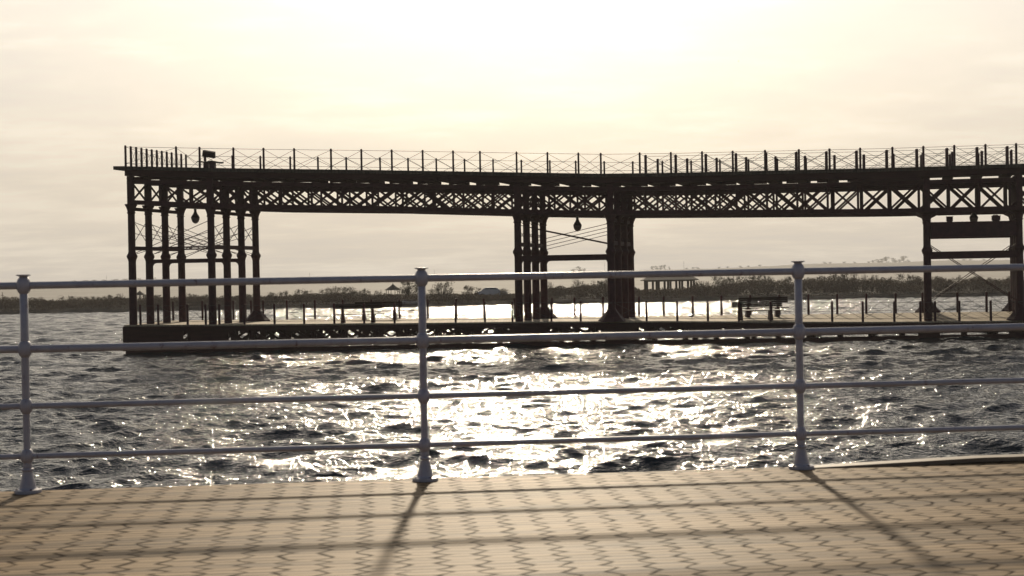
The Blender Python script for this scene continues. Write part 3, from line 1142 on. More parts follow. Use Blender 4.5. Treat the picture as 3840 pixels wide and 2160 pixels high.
def shore_mesh():
    ux = np.concatenate([np.linspace(-1100, -130, 25), np.linspace(-125, 125, 300), np.linspace(130, 1100, 25)])
    off = [(-4, -1.2), (0, -0.05), (0.8, 0.22), (2.0, 0.42), (4, 0.55), (8, 0.62), (15, 0.6), (26, 0.45), (60, 0.3), (160, 0.35), (400, 0.5), (800, 0.8), (1250, 1.0), (1500, 1.0)]
    vs, fs = [], []
    for x in ux:
        y0 = shore_y(x)
        for j, (o, z) in enumerate(off):
            n = mn.noise(V((x * 0.25, o * 0.4, 5))) * (0.12 if 0 < j < 7 else 0.03)
            vs.append((x, y0 + o, z + n))
    n = len(off)
    for i in range(len(ux) - 1):
        for j in range(n - 1):
            fs.append((i * n + j, (i + 1) * n + j, (i + 1) * n + j + 1, i * n + j + 1))
    return MB().add(vs, fs)


def ground_mat():
    m, nt, b = new_mat("shore_ground")
    oc = objco(nt)
    s = nt.nodes.new("ShaderNodeSeparateXYZ")
    nt.links.new(oc, s.inputs[0])
    f = noise(nt, oc, 0.8, 6)
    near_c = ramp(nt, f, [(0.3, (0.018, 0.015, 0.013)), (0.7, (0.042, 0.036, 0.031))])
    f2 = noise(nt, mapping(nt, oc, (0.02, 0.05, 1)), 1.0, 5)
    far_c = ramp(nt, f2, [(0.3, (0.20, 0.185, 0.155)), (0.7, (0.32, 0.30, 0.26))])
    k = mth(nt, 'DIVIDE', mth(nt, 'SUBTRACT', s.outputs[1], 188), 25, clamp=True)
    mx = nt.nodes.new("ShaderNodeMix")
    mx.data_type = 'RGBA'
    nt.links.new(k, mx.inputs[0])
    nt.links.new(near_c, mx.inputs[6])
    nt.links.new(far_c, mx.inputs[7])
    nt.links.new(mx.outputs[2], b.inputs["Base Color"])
    b.inputs["Roughness"].default_value = 0.9
    b.inputs["Specular IOR Level"].default_value = 0.2
    bump(nt, b, f, 0.4, 0.15)
    return m


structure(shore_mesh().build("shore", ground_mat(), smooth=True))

# low scrub that covers the bank
def leaves_quads(mb_v, mb_f, c, size, rnd):
    a = V((rnd.gauss(0, 1), rnd.gauss(0, 1), rnd.gauss(0, 1))).normalized()
    b = a.orthogonal().normalized()
    t = rnd.uniform(0, 6.28)
    b = (b * math.cos(t) + a.cross(b) * math.sin(t))
    d = a.cross(b)
    o = len(mb_v)
    s1, s2 = size * rnd.uniform(0.6, 1.3), size * rnd.uniform(0.35, 0.7)
    for (u, w) in ((-1, 0), (0, -1), (1, 0), (0, 1)):
        v = c + b * (u * s1) + d * (w * s2)
        mb_v.append((v.x, v.y, v.z))
    mb_f.append((o, o + 1, o + 2, o + 3))


def scrub():
    rnd = random.Random(5)
    vs, fs = [], []
    # height of the scrub top along the bank, read from the photograph: px -> y
    prof = [(-300, 1122), (0, 1120), (200, 1124), (440, 1116), (700, 1112), (1000, 1108), (1250, 1098), (1420, 1102), (1560, 1100), (1800, 1102), (2000, 1098), (2130, 1070), (2300, 1064), (2420, 1084), (2600, 1076), (2760, 1056), (2900, 1052), (3100, 1046), (3300, 1050), (3500, 1046), (3700, 1048), (3900, 1044), (4200, 1040)]
    px = [a for a, b in prof]
    py = [b for a, b in prof]
    for i in range(210000):
        x = rnd.uniform(-72, 72)
        y = shore_y(x) + 0.5 + abs(rnd.gauss(0, 1)) * 5 + rnd.uniform(0, 3)
        u = 1920 + x / y * F
        h_line = 1033 - 0.01833 * (u - 1920)
        zt = ZC - (interp(px, py, u) - h_line) * 172 / F
        zt = zt - 0.62
        zt *= 1.0 + 0.45 * mn.noise(V((x * 0.35, y * 0.3, 2))) + 0.25 * mn.noise(V((x * 1.3, y, 7)))
        ed = min(1.0, (y - shore_y(x) - 0.6) / 3.5)
        zt *= 0.5 + 0.5 * ed
        z = 0.12 + 0.33 * ed + max(0.15, zt) * (rnd.random() ** 0.45)
        leaves_quads(vs, fs, V((x, y, z)), rnd.uniform(0.045, 0.11), rnd)
    o = MB().add(vs, fs).build("undergrowth", MAT["reed"])
    return structure(o, "stuff")


scrub()


def crown_mesh(name, seed, n_clump, n_leaf, leaf, sparse=False, shape=(0.5, 0.5, 1.0)):
    """unit shrub: one high, one wide; clumps of leaf faces on twigs with gaps between them"""
    rnd = random.Random(seed)
    vs, fs = [], []
    clumps = []
    for i in range(n_clump):
        t = rnd.uniform(0, 6.28)
        zz = rnd.random() ** (0.85 if not sparse else 0.8)
        z = 0.06 + 0.86 * zz
        wide = math.sqrt(max(0.03, 1 - ((z - 0.42) / 0.62) ** 2)) * 0.44
        r = wide * math.sqrt(rnd.random())
        s = rnd.uniform(0.09, 0.18) * (0.8 if sparse else 1.0)
        clumps.append((V((r * math.cos(t), r * math.sin(t), z)), s))
    for i in range(n_leaf):
        c, s = rnd.choice(clumps)
        d = V((rnd.gauss(0, 1), rnd.gauss(0, 1), rnd.gauss(0, 1)))
        d = d / max(0.5, d.length) * s * rnd.uniform(0.3, 1.15)
        p = c + d
        if rnd.random() < 0.4:
            mid = V((c.x * 0.55, c.y * 0.55, c.z * 0.3))
            p = mid.lerp(c, rnd.random()) + d * 0.8
        p.z = max(0.02, p.z)
        leaves_quads(vs, fs, p, leaf * rnd.uniform(0.7, 1.3), rnd)
    crown = MB().add(vs, fs)
    st = MB()
    for (c, s) in clumps[:: (2 if not sparse else 1)]:
        mid = V((c.x * 0.35, c.y * 0.35, c.z * 0.45))
        tip = c + V((0, 0, s * (0.7 if sparse else 0.3)))
        st.tube([(0, 0, -0.12), mid, tip], [0.016, 0.010, 0.004], 4, False)
    return crown.mesh("crown", MAT["leaf"]), st.mesh("trunk", MAT["bark"])


KIND = {}
for i, a in enumerate([(1, 30, 2600, 0.025), (2, 40, 2900, 0.023), (3, 26, 2400, 0.026), (4, 34, 2700, 0.024)]):
    KIND["round", i] = crown_mesh("round", *a)
for i, a in enumerate([(11, 44, 2300, 0.016), (12, 50, 2500, 0.015), (13, 40, 2200, 0.016)]):
    KIND["sparse", i] = crown_mesh("sparse", *a, sparse=True)
dark = [KIND["round", 1][0].copy(), KIND["round", 1][1]]
dark[0].materials.clear()
dark[0].materials.append(MAT["leaf_dark"])
KIND["dark", 0] = tuple(dark)

SHRUBS = [  # px, top py, px width, kind, depth, what it stands by
    (9, 1112, 60, "round", 171, ""), (60, 1116, 60, "round", 173, ""), (149, 1110, 55, "sparse", 172, ""), (255, 1112, 75, "round", 172, ""), (305, 1113, 60, "round", 174, ""),
    (363, 1113, 60, "round", 171, ""), (400, 1109, 60, "round", 173, ""), (450, 1101, 45, "sparse", 172, "left of the thatched hut"), (583, 1106, 60, "round", 172, "right of the thatched hut"),
    (723, 1103, 62, "round", 172, ""), (760, 1107, 52, "round", 174, ""), (850, 1106, 55, "round", 172, ""), (943, 1102, 60, "round", 173, ""), (1022, 1098, 56, "round", 171, ""), (1062, 1094, 52, "round", 174, ""),
    (1127, 1088, 60, "round", 172, ""), (1156, 1090, 44, "round", 174, ""), (1228, 1082, 70, "round", 172, ""), (1253, 1075, 34, "sparse", 174, ""), (1282, 1079, 60, "round", 171, ""), (1308, 1076, 62, "round", 173, ""),
    (1340, 1092, 50, "round", 172, ""), (1373, 1086, 40, "round", 173, ""), (1416, 1092, 46, "round", 170, "just left of the small gazebo"),
    (1532, 1054, 86, "round", 174, "right beside the small gazebo"), (1658, 1060, 96, "round", 172, "behind the middle railing post"), (1768, 1075, 78, "round", 172, "left of the parked car"),
    (1884, 1085, 84, "round", 171, "right of the parked car"), (2063, 1057, 34, "sparse", 174, "against the middle column row"), (2090, 1074, 60, "round", 172, "against the middle column row"),
    (2169, 1050, 66, "sparse", 172, "in the narrow bay of the pier"), (2180, 1070, 80, "round", 174, "in the narrow bay of the pier"), (2240, 1053, 66, "round", 172, "in the narrow bay of the pier"), (2272, 1045, 50, "sparse", 173, "in the narrow bay of the pier"),
    (2630, 1045, 56, "sparse", 171, "at the pavilion's right corner"), (2618, 1062, 60, "round", 170, "at the pavilion's right corner"), (2653, 1057, 26, "sparse", 172, "right of the pavilion"), (2697, 1038, 76, "round", 172, "right of the pavilion"), (2727, 1044, 56, "round", 174, ""), (2763, 1038, 54, "round", 172, ""),
    (2822, 1033, 92, "round", 173, "above the right benches"), (2879, 1035, 56, "round", 172, "above the right benches"), (2945, 1042, 62, "round", 173, "above the right benches"), (3000, 1040, 56, "round", 172, "by the right railing post"), (3055, 1040, 76, "round", 172, ""), (3090, 1036, 56, "round", 174, ""),
    (3122, 1028, 44, "round", 172, ""), (3149, 1037, 46, "round", 173, ""), (3178, 1023, 70, "round", 172, ""), (3203, 1025, 46, "sparse", 174, ""), (3241, 1022, 36, "sparse", 172, ""), (3270, 1034, 40, "sparse", 173, ""), (3290, 1031, 26, "sparse", 172, ""),
    (3317, 1053, 56, "dark", 169, ""), (3345, 1043, 44, "round", 173, ""), (3387, 1030, 76, "round", 172, "left of the right pier column"), (3426, 1033, 50, "round", 174, "left of the right pier column"), (3448, 1037, 34, "sparse", 172, "left of the right pier column"),
    (3531, 1040, 72, "round", 172, "behind the crossed rods"), (3572, 1037, 36, "sparse", 173, "behind the crossed rods"), (3595, 1034, 30, "sparse", 172, "behind the crossed rods"), (3660, 1037, 70, "round", 174, "behind the crossed rods"), (3722, 1044, 50, "round", 172, "behind the crossed rods"), (3782, 1037, 40, "sparse", 173, "behind the crossed rods"), (3850, 1040, 70, "round", 172, "at the right edge"),
]
SHRUBS.sort(key=lambda a: a[0])
WORD = {"round": "dense", "sparse": "thin twiggy", "dark": "dark rounded"}
for i, (px, py, w, kind, Y, by) in enumerate(SHRUBS):
    p = P(px, py, Y)
    n = 4 if kind == "round" else (3 if kind == "sparse" else 1)
    cm, tm = KIND[kind, i % n]
    g0 = 0.5
    h = p.z - g0
    wd = w / F * Y * 1.12
    lab = f"{WORD[kind]} far bank shrub" + (f" {by}," if by else " in the shrub line,") + f" {nth(i)} from the left"
    t = thing("shrub", V((p.x, Y, g0)), lab, "shrub", "shrubs on the far bank")
    t.scale = (wd, wd, h * 1.06)
    t.rotation_euler = (0, 0, (i * 1.37) % 6.28)
    link("crown", cm, t)
    link("trunk", tm, t)

# pavilion with hipped roof
Y = 178
p0, p1 = P(2411, 1054, Y), P(2620, 1050, Y)
zr = P(2516, 1031.5, Y).z
ze = P(2516, 1052, Y).z
L = p1.x - p0.x
cx = (p0.x + p1.x) / 2
root = thing("pavilion", V((cx, Y + 1.8, 0.55)), "open sided timber pavilion with a hipped roof on the far bank", "pavilion")
D = 3.6
r_in = 0.9
m = MB()
e = 0.10
m.add([(p0.x, Y, ze), (p1.x, Y, ze), (p1.x, Y + D, ze), (p0.x, Y + D, ze), (p0.x, Y, ze + e), (p1.x, Y, ze + e), (p1.x, Y + D, ze + e), (p0.x, Y + D, ze + e),
       (p0.x + r_in, Y + D / 2, zr), (p1.x - r_in, Y + D / 2, zr)],
      [(3, 2, 1, 0), (0, 1, 5, 4), (1, 2, 6, 5), (2, 3, 7, 6), (3, 0, 4, 7), (4, 5, 9, 8), (5, 6, 9), (6, 7, 8, 9), (7, 4, 8)])
m.build("roof", MAT["thatch"], root)
for i in range(9):
    x = p0.x + 0.55 + i * (L - 1.1) / 8
    for yy in ((0.45, D - 0.45) if i % 2 == 0 else (0.45,)):
        MB().box((x, Y + yy, (0.5 + ze) / 2), (0.26, 0.2, ze - 0.5)).build("column", MAT["timber"], root)
MB().box((cx, Y + 0.45, ze - 0.06), (L - 0.9, 0.11, 0.11)).build("tie_beam", MAT["timber"], root)
MB().box((cx, Y + D - 0.45, ze - 0.06), (L - 0.9, 0.11, 0.11)).build("tie_beam", MAT["timber"], root)
MB().box((cx, Y + D / 2, 0.58), (L - 0.6, D - 0.5, 0.16)).build("floor", MAT["timber"], root)

# small gazebo, and the thatched hut at the left
def pagoda(px, ypeak, xl, xr, yeave, ybase, Y, name, label, cat, posts_n, thick):
    pk = P(px, ypeak, Y)
    a, b = P(xl, yeave, Y), P(xr, yeave, Y)
    rr = (b.x - a.x) / 2
    cx = (a.x + b.x) / 2
    ze = (a.z + b.z) / 2
    g = 0.5
    root = thing(name, V((cx, Y, g)), label, cat)
    H = pk.z - ze
    MB().lathe([(rr * 0.96, -0.03), (rr, 0), (rr * 0.62, 0.30 * H), (rr * 0.30, 0.56 * H), (rr * 0.12, 0.74 * H), (rr * 0.04, 0.86 * H), (rr * 0.015, 1.0 * H)], (cx, Y, ze), 10).build("roof", MAT["thatch"], root)
    for i in range(posts_n):
        t = 2 * math.pi * (i + 0.3) / posts_n
        x, y = cx + rr * 0.8 * math.cos(t), Y + rr * 0.8 * math.sin(t)
        MB().box((x, y, (g + ze) / 2), (thick, thick, ze - g)).build("post", MAT["timber"], root)
    return root


pagoda(1474, 1061, 1441.5, 1506, 1087, 1102, 182, "gazebo", "small open gazebo with a pointed curved roof on the far bank", "gazebo", 6, 0.07)
pagoda(524, 1088, 500, 549, 1106, 1120, 178, "thatched_hut", "thatched hut peeking over the scrub behind the leftmost pier columns", "hut", 8, 0.12)

# parked car on the far bank
Y = 189
pc = P(1846, 1077, Y)
g = pc.z - 1.43
root = thing("parked_car", V((pc.x, Y, g)), "pale parked car with a glinting roof behind the far bank shrubs", "car")
side = [(-2.05, 0.35), (-2.08, 0.72), (-1.95, 0.88), (-1.55, 0.94), (-1.15, 1.28), (-0.75, 1.40), (0.15, 1.43), (0.62, 1.34), (1.15, 0.96), (1.85, 0.84), (2.05, 0.68), (2.08, 0.35)]
def prism(prof, w0, w1, zbreak):
    vs = []
    for s in (-1, 1):
        for (x, z) in prof:
            w = w0 if z < zbreak else w1
            vs.append((pc.x + x, Y + s * w, g + z))
    n = len(prof)
    fs = [tuple(range(n)), tuple(reversed(range(n, 2 * n)))]
    for i in range(n):
        j = (i + 1) % n
        fs.append((j, i, i + n, j + n))
    return MB().add(vs, fs)
bd = prism(side, 0.84, 0.66, 1.0).build("body", MAT["car_paint"], root)
smooth_by_angle(bd, 40)
for s in (-1, 1):
    yv = Y + s * 0.775
    m = MB()
    for (xa, xb, xc, xd) in ((-1.20, -0.35, -0.40, -0.85), (-0.28, 0.85, 0.48, -0.32)):
        vs = [(pc.x + x, Y + s * w, g + z) for (x, z, w) in ((xa, 0.98, 0.80), (xb, 0.98, 0.80), (xc, 1.30, 0.70), (xd, 1.30, 0.70))]
        m.add(vs + [(x, y + s * 0.012, z) for x, y, z in vs], [(0, 1, 2, 3), (7, 6, 5, 4), (0, 4, 5, 1), (1, 5, 6, 2), (2, 6, 7, 3), (3, 7, 4, 0)])
    m.build("window", MAT["glass"], root)
    for wx in (-1.3, 1.28):
        c = V((pc.x + wx, Y + s * 0.78, g + 0.31))
        m = MB().tube([c - V((0, 0.1, 0)), c + V((0, 0.1, 0))], 0.31, 16)
        wo = m.build("wheel", MAT["tyre"], root)
        MB().tube([c - V((0, 0.11, 0)), c + V((0, 0.11, 0))], 0.18, 12).build("rim", MAT["car_paint"], wo, parent_world(root))

# two small boats pulled up at the water's edge
def boat(px, py, Y, Ln, label, yaw, tilt):
    p = P(px, py, Y)
    root = thing("rowing_boat", V((p.x, Y, p.z)), label, "boat", "small boats on the far waterline")
    secs = [(-0.5, 0.26, 0.02), (-0.3, 0.40, 0.0), (0.0, 0.46, 0.0), (0.25, 0.36, 0.02), (0.42, 0.16, 0.07), (0.5, 0.02, 0.16)]
    vs, fs = [], []
    for (u, w, lift) in secs:
        x = u * Ln
        w *= 0.9
        for (yy, zz) in ((-w, 0.40 + lift), (-w * 0.8, 0.16 + lift), (0, lift), (w * 0.8, 0.16 + lift), (w, 0.40 + lift), (w * 0.86, 0.38 + lift), (0, 0.12 + lift), (-w * 0.86, 0.38 + lift)):
            vs.append((x, yy, zz))
    n = 8
    for i in range(len(secs) - 1):
        for k in range(n):
            k2 = (k + 1) % n
            fs.append((i * n + k, (i + 1) * n + k, (i + 1) * n + k2, i * n + k2))
    fs += [tuple(range(n)), tuple(reversed([(len(secs) - 1) * n + k for k in range(n)]))]
    h = link("hull", MB().add(vs, fs).mesh("hull", MAT["hull"]), root)
    for u in (-0.2, 0.12):
        link("thwart", MB().box((u * Ln, 0, 0.30), (0.2, 0.68, 0.03)).mesh("thwart", MAT["timber"]), root)
    root.rotation_euler = (0, tilt, yaw)


boat(1528, 1143, 164.2, 2.3, "pale small boat beached left of the middle railing post, lower of the two", 0.1, 0.05)
boat(1549, 1138, 166.0, 2.6, "pale small boat beached just behind the lower one, nearer the middle railing post", -0.15, 0.08)

# ------------------------------------------------------------------ far hills
RY = 1900.0
ridge_px = [(-1600, 1092), (-600, 1078), (0, 1066), (270, 1058), (450, 1053), (560, 1048), (800, 1044), (1080, 1041), (1300, 1036), (1500, 1032), (1800, 1026), (2100, 1021), (2300, 1016), (2500, 1011), (2700, 1007), (2900, 997), (3050, 989), (3200, 987), (3350, 984), (3450, 981), (3560, 976), (3700, 976), (3900, 973), (4500, 975), (5600, 972)]
rp = [P(x, y, RY) for x, y in ridge_px]
def ridge_z(x):
    return interp([p.x for p in rp], [p.z for p in rp], x) + 0.55 * mn.noise(V((x * 0.03, 0, 0))) + 0.45 * abs(mn.noise(V((x * 0.09, 4, 0))))


vs, fs = [], []
hx = np.linspace(-1090, 1090, 700)
prof = [(-420, -1.0), (-330, 0.12), (-220, 0.40), (-120, 0.70), (-50, 0.93), (0, 1.0), (60, 0.9), (200, 0.5), (330, -0.4)]
for x in hx:
    zr_ = ridge_z(x)
    for (o, f) in prof:
        z = 0.9 + (zr_ - 0.9) * f + (0.5 * mn.noise(V((x * 0.04, o * 0.03, 1))) if 0.1 < f < 0.95 else 0)
        if f < 0:
            z = -1.0
        vs.append((x, RY + o, z))
n = len(prof)
for i in range(len(hx) - 1):
    for j in range(n - 1):
        fs.append((i * n + j, (i + 1) * n + j, (i + 1) * n + j + 1, i * n + j + 1))
structure(MB().add(vs, fs).build("hills", MAT["hill"], smooth=True))


def pine_mesh(seed):
    rnd = random.Random(seed)
    vs, fs = [], []
    cl = []
    for i in range(14):
        t = rnd.uniform(0, 6.28)
        r = 0.36 * math.sqrt(rnd.random())
        cl.append(V((r * math.cos(t), r * math.sin(t), 0.55 + rnd.uniform(-0.40, 0.32) - 0.6 * r * r)))
    for i in range(1000):
        c = rnd.choice(cl)
        d = V((rnd.gauss(0, .08), rnd.gauss(0, .08), rnd.gauss(0, .06)))
        leaves_quads(vs, fs, c + d, 0.035, rnd)
    st = MB().tube([(0, 0, -0.15), (0.02, 0, 0.3), (0, 0.01, 0.6)], [0.035, 0.026, 0.018], 5, False)
    for c in cl[:5]:
        st.tube([(0, 0.005, 0.5), c * 0.8 + V((0, 0, 0.1)), c], [0.014, 0.01, 0.005], 4, False)
    return MB().add(vs, fs).mesh("crown", MAT["pine"]), st.mesh("trunk", MAT["bark"])


PK = [pine_mesh(s) for s in (31, 32, 33)]
PINES = [(280, 1052, 30), (318, 1050, 34), (352, 1049, 28), (392, 1048, 22), (430, 1046, 34), (470, 1045, 38), (520, 1043, 34), (572, 1041, 36),
         (2150, 1009, 24), (2172, 998, 28), (2190, 1006, 16), (2446, 998, 18), (2462, 996, 20), (2478, 994, 20), (2492, 993, 14), (2510, 999, 9), (2574, 1004, 14), (2600, 1002, 18), (2616, 1001, 18),
         (2696, 1000, 13), (2729, 1001, 15), (2777, 996, 16), (2806, 998, 14), (2850, 993, 16), (3093, 981, 20), (3113, 985, 14), (3166, 984, 18), (3205, 987, 14),
         (3258, 982, 18), (3275, 976, 22), (3293, 971, 24), (3308, 968, 22), (3324, 963, 28), (3353, 966, 28), (3374, 972, 20), (3389, 960, 30), (3406, 973, 18), (3615, 974, 20), (3640, 976, 18), (3690, 972, 16)]
for i, (px, py, w) in enumerate(PINES):
    Y = RY - 8 + (i * 7) % 13
    p = P(px, py, Y)
    g = ridge_z(p.x) - 0.4
    h = max(2.5, p.z - g)
    cm, tm = PK[i % 3]
    t = thing("pine_tree", V((p.x, Y, g)), f"hazy flat topped tree on the distant ridge, {nth(i)} from the left along it", "tree", "trees on the distant ridge")
    wd = w / F * Y * 1.15
    t.scale = (wd, wd, h / 0.93)
    t.rotation_euler = (0, 0, i * 2.1)
    link("crown", cm, t)
    link("trunk", tm, t)

# masts
for (px, y0, y1, Y, th, lab) in ((400, 1033, 1056, 1780, 0.22, "thin hazy mast on the ridge left of the pier"), (1161, 1022, 1044, 1780, 0.2, "thin hazy mast on the ridge left of the middle railing post"),
                             (1629, 1010, 1034, 1780, 0.2, "thin hazy mast on the ridge right of the middle railing post"), (2268, 985, 1022, 1780, 0.2, "thin hazy mast seen in the narrow bay of the pier"),
                             (2565, 978, 1014, 1780, 0.25, "tall thin hazy mast on the ridge above the pavilion"), (3626, 966, 990, 1780, 0.2, "thin hazy mast behind the crossed rods at the right"), (9, 1096, 1125, 176, 0.06, "wooden pole in the scrub at the far left of the bank")):
    a, b = P(px, y1, Y), P(px, y0, Y)
    g = min(0.4, a.z)
    root = thing("mast", V((a.x, Y, g)), lab, "mast")
    MB().tube([(a.x, Y, g), (a.x, Y, b.z)], [th, th * 0.6], 6).build("pole", MAT["iron"], root)
    MB().bar((a.x - th * 3, Y, b.z - (b.z - g) * 0.18), (a.x + th * 3, Y, b.z - (b.z - g) * 0.18), th, th).build("crossarm", MAT["iron"], root)

# ------------------------------------------------------------------ birds
def bird(p, span, yaw, flap, label, group=None, name="flying_bird"):
    root = tag(link(name, None, None, p), label, "bird", group)
    body = MB()
    body.tube([(0, -0.30, 0), (0, -0.16, 0.01), (0, 0.0, 0.01), (0, 0.14, 0.015), (0, 0.22, 0.03), (0, 0.30, 0.02)], [0.01, 0.045, 0.06, 0.05, 0.035, 0.006], 8)
    body.add([(-0.05, -0.42, 0), (0.05, -0.42, 0), (0.02, -0.25, 0.01), (-0.02, -0.25, 0.01), (-0.05, -0.42, 0.01), (0.05, -0.42, 0.01), (0.02, -0.25, 0.02), (-0.02, -0.25, 0.02)],
             [(3, 2, 1, 0), (4, 5, 6, 7), (0, 1, 5, 4), (1, 2, 6, 5), (2, 3, 7, 6), (3, 0, 4, 7)])
    link("body", body.mesh("body", MAT["feather"], smooth=True), root)
    for s in (-1, 1):
        w = MB()
        sec = [(0.03, 0.12, -0.10, 0.02), (0.42, 0.15, -0.05, flap * 0.42), (0.75, 0.06, -0.04, flap * 0.5), (1.0, -0.05, -0.08, flap * 0.45)]
        vs, fs = [], []
        for (x, y1, y0, z) in sec:
            vs += [(s * x, y0, z), (s * x, y1, z + 0.01), (s * x, y1 - 0.02, z + 0.025), (s * x, y0, z + 0.008)]
        for i in range(3):
            for k in range(4):
                k2 = (k + 1) % 4
                fs.append((i * 4 + k, i * 4 + k2, (i + 1) * 4 + k2, (i + 1) * 4 + k))
        fs += [(3, 2, 1, 0), (12, 13, 14, 15)]
        link("wing", w.add(vs, fs).mesh("wing", MAT["feather"]), root)
    root.scale = (span / 2,) * 3
    root.rotation_euler = (0.1, 0.1, yaw)
    return root


bird(P(2770, 230, 150), 0.38, 1.2, 0.5, "lone small dark bird flying high in the sky at the upper right")
FL = [(420, 920), (428, 922), (436, 923), (441, 922), (446, 921), (452, 917), (457, 919), (462, 916)]
for i, (px, py) in enumerate(FL):
    bird(P(px, py, 900 + 9 * i), 1.1, 0.4 * i, 0.3 + 0.1 * (i % 3), f"tiny bird of the faint flock left of the pier, {nth(i)} from its left end", "birds flocking left of the pier")

# pigeon on the boardwalk
pp = P(2595, 1196, 70)
pp = V((pp.x, 70, walk_z(V((pp.x, 70, 0)))))
root = thing("pigeon", pp, "small dark pigeon standing on the sunlit boardwalk left of the right benches", "bird")
b = MB().tube([pp + V((-0.17, 0, 0.10)), pp + V((-0.08, 0, 0.13)), pp + V((0.02, 0, 0.15)), pp + V((0.09, 0, 0.20)), pp + V((0.11, 0, 0.26)), pp + V((0.15, 0, 0.27)), pp + V((0.185, 0, 0.26))], [0.012, 0.05, 0.07, 0.045, 0.03, 0.03, 0.004], 8).build("body", MAT["feather"], root, smooth=True)
for s in (-1, 1):
    MB().tube([pp + V((0.0, s * 0.03, 0.1)), pp + V((0.01, s * 0.03, 0.0))], 0.008, 5).build("leg", MAT["bark"], root)

# ------------------------------------------------------------------ haze
hz = MB().hexa([(-1200, -30, -3.6), (1200, -30, -3.6), (1200, 2350, -3.6), (-1200, 2350, -3.6), (-1200, -30, 175), (1200, -30, 175), (1200, 2350, 175), (-1200, 2350, 175)])
hm = bpy.data.materials.new("haze")
hm.use_nodes = True
nt = hm.node_tree
for nn in list(nt.nodes):
    nt.nodes.remove(nn)
out = nt.nodes.new("ShaderNodeOutputMaterial")
pv = nt.nodes.new("ShaderNodeVolumePrincipled")
pv.inputs["Color"].default_value = (0.95, 0.92, 0.87, 1)
pv.inputs["Density"].default_value = 0.00035
pv.inputs["Anisotropy"].default_value = 0.1
nt.links.new(pv.outputs[0], out.inputs["Volume"])
ho = hz.build("haze", hm)
structure(ho, "stuff")

# ------------------------------------------------------------------ sun and sky
ELEV = 22.6
AZ = math.atan((1990 - 1920) / F)          # to the right of straight ahead
sun = bpy.data.lights.new("sun", 'SUN')
sun.energy = 4.6
sun.angle = R(1.9)
sun.color = (1.0, 0.85, 0.64)
so = bpy.data.objects.new("sun", sun)
sd = V((math.sin(AZ) * math.cos(R(ELEV)), math.cos(AZ) * math.cos(R(ELEV)), math.sin(R(ELEV))))
so.rotation_euler = sd.to_track_quat('Z', 'Y').to_euler()
so.location = (0, 40, 60)
col.objects.link(so)

w = bpy.data.worlds.new("World")
scene.world = w
w.use_nodes = True
nt = w.node_tree
for nn in list(nt.nodes):
    nt.nodes.remove(nn)
out = nt.nodes.new("ShaderNodeOutputWorld")
bg = nt.nodes.new("ShaderNodeBackground")
sky = nt.nodes.new("ShaderNodeTexSky")
sky.sky_type = 'NISHITA'
sky.sun_disc = False
sky.sun_elevation = R(ELEV)
sky.sun_rotation = AZ
sky.air_density = 1.0
sky.dust_density = 6.0
sky.ozone_density = 1.0
gen = nt.nodes.new("ShaderNodeTexCoord").outputs["Generated"]
s = nt.nodes.new("ShaderNodeSeparateXYZ")
nt.links.new(gen, s.inputs[0])
zc_ = mth(nt, 'ADD', mth(nt, 'MAXIMUM', s.outputs[2], 0.0), 0.12)
cmb = nt.nodes.new("ShaderNodeCombineXYZ")
nt.links.new(mth(nt, 'DIVIDE', s.outputs[0], zc_), cmb.inputs[0])
nt.links.new(mth(nt, 'DIVIDE', s.outputs[1], zc_), cmb.inputs[1])
# thin high cloud, streaks drawn out across the view
c1 = noise(nt, mapping(nt, cmb.outputs[0], (0.75, 1.1, 1), (0, 0, 0.5)), 1.3, 7, 0.6)
c2 = noise(nt, mapping(nt, cmb.outputs[0], (1.0, 1.5, 1), (0, 0, -0.5)), 3.4, 7, 0.66)
cl = mth(nt, 'ADD', mth(nt, 'MULTIPLY', c1, 0.65), mth(nt, 'MULTIPLY', c2, 0.35))
veil0 = ramp(nt, cl, [(0.38, (0.90, 0.845, 0.785)), (0.49, (1.02, 0.94, 0.83)), (0.60, (1.26, 1.165, 1.01))])
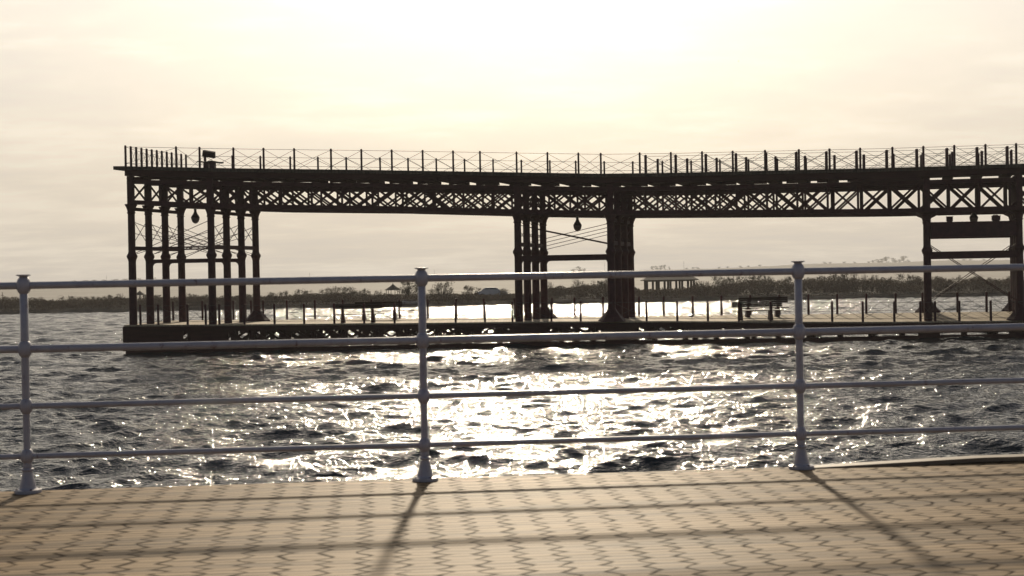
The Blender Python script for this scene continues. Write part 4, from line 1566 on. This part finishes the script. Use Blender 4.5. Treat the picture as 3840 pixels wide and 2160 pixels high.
# bright aureole of the sun in the thin cloud
sv = nt.nodes.new("ShaderNodeVectorMath")
sv.operation = 'DOT_PRODUCT'
nt.links.new(gen, sv.inputs[0])
sv.inputs[1].default_value = tuple(sd)
dt = mth(nt, 'MAXIMUM', sv.outputs["Value"], 0.0)
glow = mth(nt, 'ADD', mth(nt, 'ADD', mth(nt, 'MULTIPLY', mth(nt, 'POWER', dt, 18.0), 0.12), mth(nt, 'MULTIPLY', mth(nt, 'POWER', dt, 140.0), 2.4)), mth(nt, 'MULTIPLY', mth(nt, 'POWER', dt, 1500.0), 30.0))
gl = nt.nodes.new("ShaderNodeMix")
gl.data_type = 'RGBA'
gl.blend_type = 'ADD'
gl.inputs[0].default_value = 1.0
nt.links.new(veil0, gl.inputs[6])
gc = nt.nodes.new("ShaderNodeVectorMath")
gc.operation = 'SCALE'
gc.inputs[0].default_value = (1.0, 0.97, 0.86)
nt.links.new(glow, gc.inputs["Scale"])
nt.links.new(gc.outputs[0], gl.inputs[7])
# away from the sun the veil is dimmer and cooler
side = mth(nt, 'MULTIPLY', mth(nt, 'ADD', sv.outputs["Value"], 0.25), 0.95, clamp=True)
dim = ramp(nt, side, [(0.0, (0.28, 0.31, 0.38)), (0.9, (1.0, 1.0, 1.0))])
dm = nt.nodes.new("ShaderNodeMix")
dm.data_type = 'RGBA'
dm.blend_type = 'MULTIPLY'
dm.inputs[0].default_value = 1.0
nt.links.new(gl.outputs[2], dm.inputs[6])
nt.links.new(dim, dm.inputs[7])
veil = dm.outputs[2]
wb = nt.nodes.new("ShaderNodeMix")
wb.data_type = 'RGBA'
wb.blend_type = 'MULTIPLY'
wb.inputs[0].default_value = 1.0
nt.links.new(sky.outputs[0], wb.inputs[6])
SK = 0.06
wb.inputs[7].default_value = (SK * 0.92, SK * 1.0, SK * 1.12, 1)
# the veil of cloud is thick low down and thins out towards the zenith
el = s.outputs[2]
thin = mth(nt, 'SUBTRACT', 1.0, mth(nt, 'MULTIPLY', mth(nt, 'SUBTRACT', el, 0.20), 3.2), clamp=True)
amt = mth(nt, 'MULTIPLY', thin, 0.72)
mixs = nt.nodes.new("ShaderNodeMix")
mixs.data_type = 'RGBA'
nt.links.new(amt, mixs.inputs[0])
nt.links.new(wb.outputs[2], mixs.inputs[6])
nt.links.new(veil, mixs.inputs[7])
nt.links.new(mixs.outputs[2], bg.inputs["Color"])
bg.inputs["Strength"].default_value = 1.0
nt.links.new(bg.outputs[0], out.inputs[0])

vs_ = scene.view_settings
vs_.view_transform = 'Standard'
vs_.look = 'None'
vs_.exposure = 0.0
vs_.gamma = 1.0
scene.cycles.use_denoising = True
scene.cycles.max_bounces = 6
scene.cycles.volume_bounces = 0
scene.cycles.sample_clamp_indirect = 4.0
scene.cycles.caustics_reflective = False
scene.cycles.caustics_refractive = False
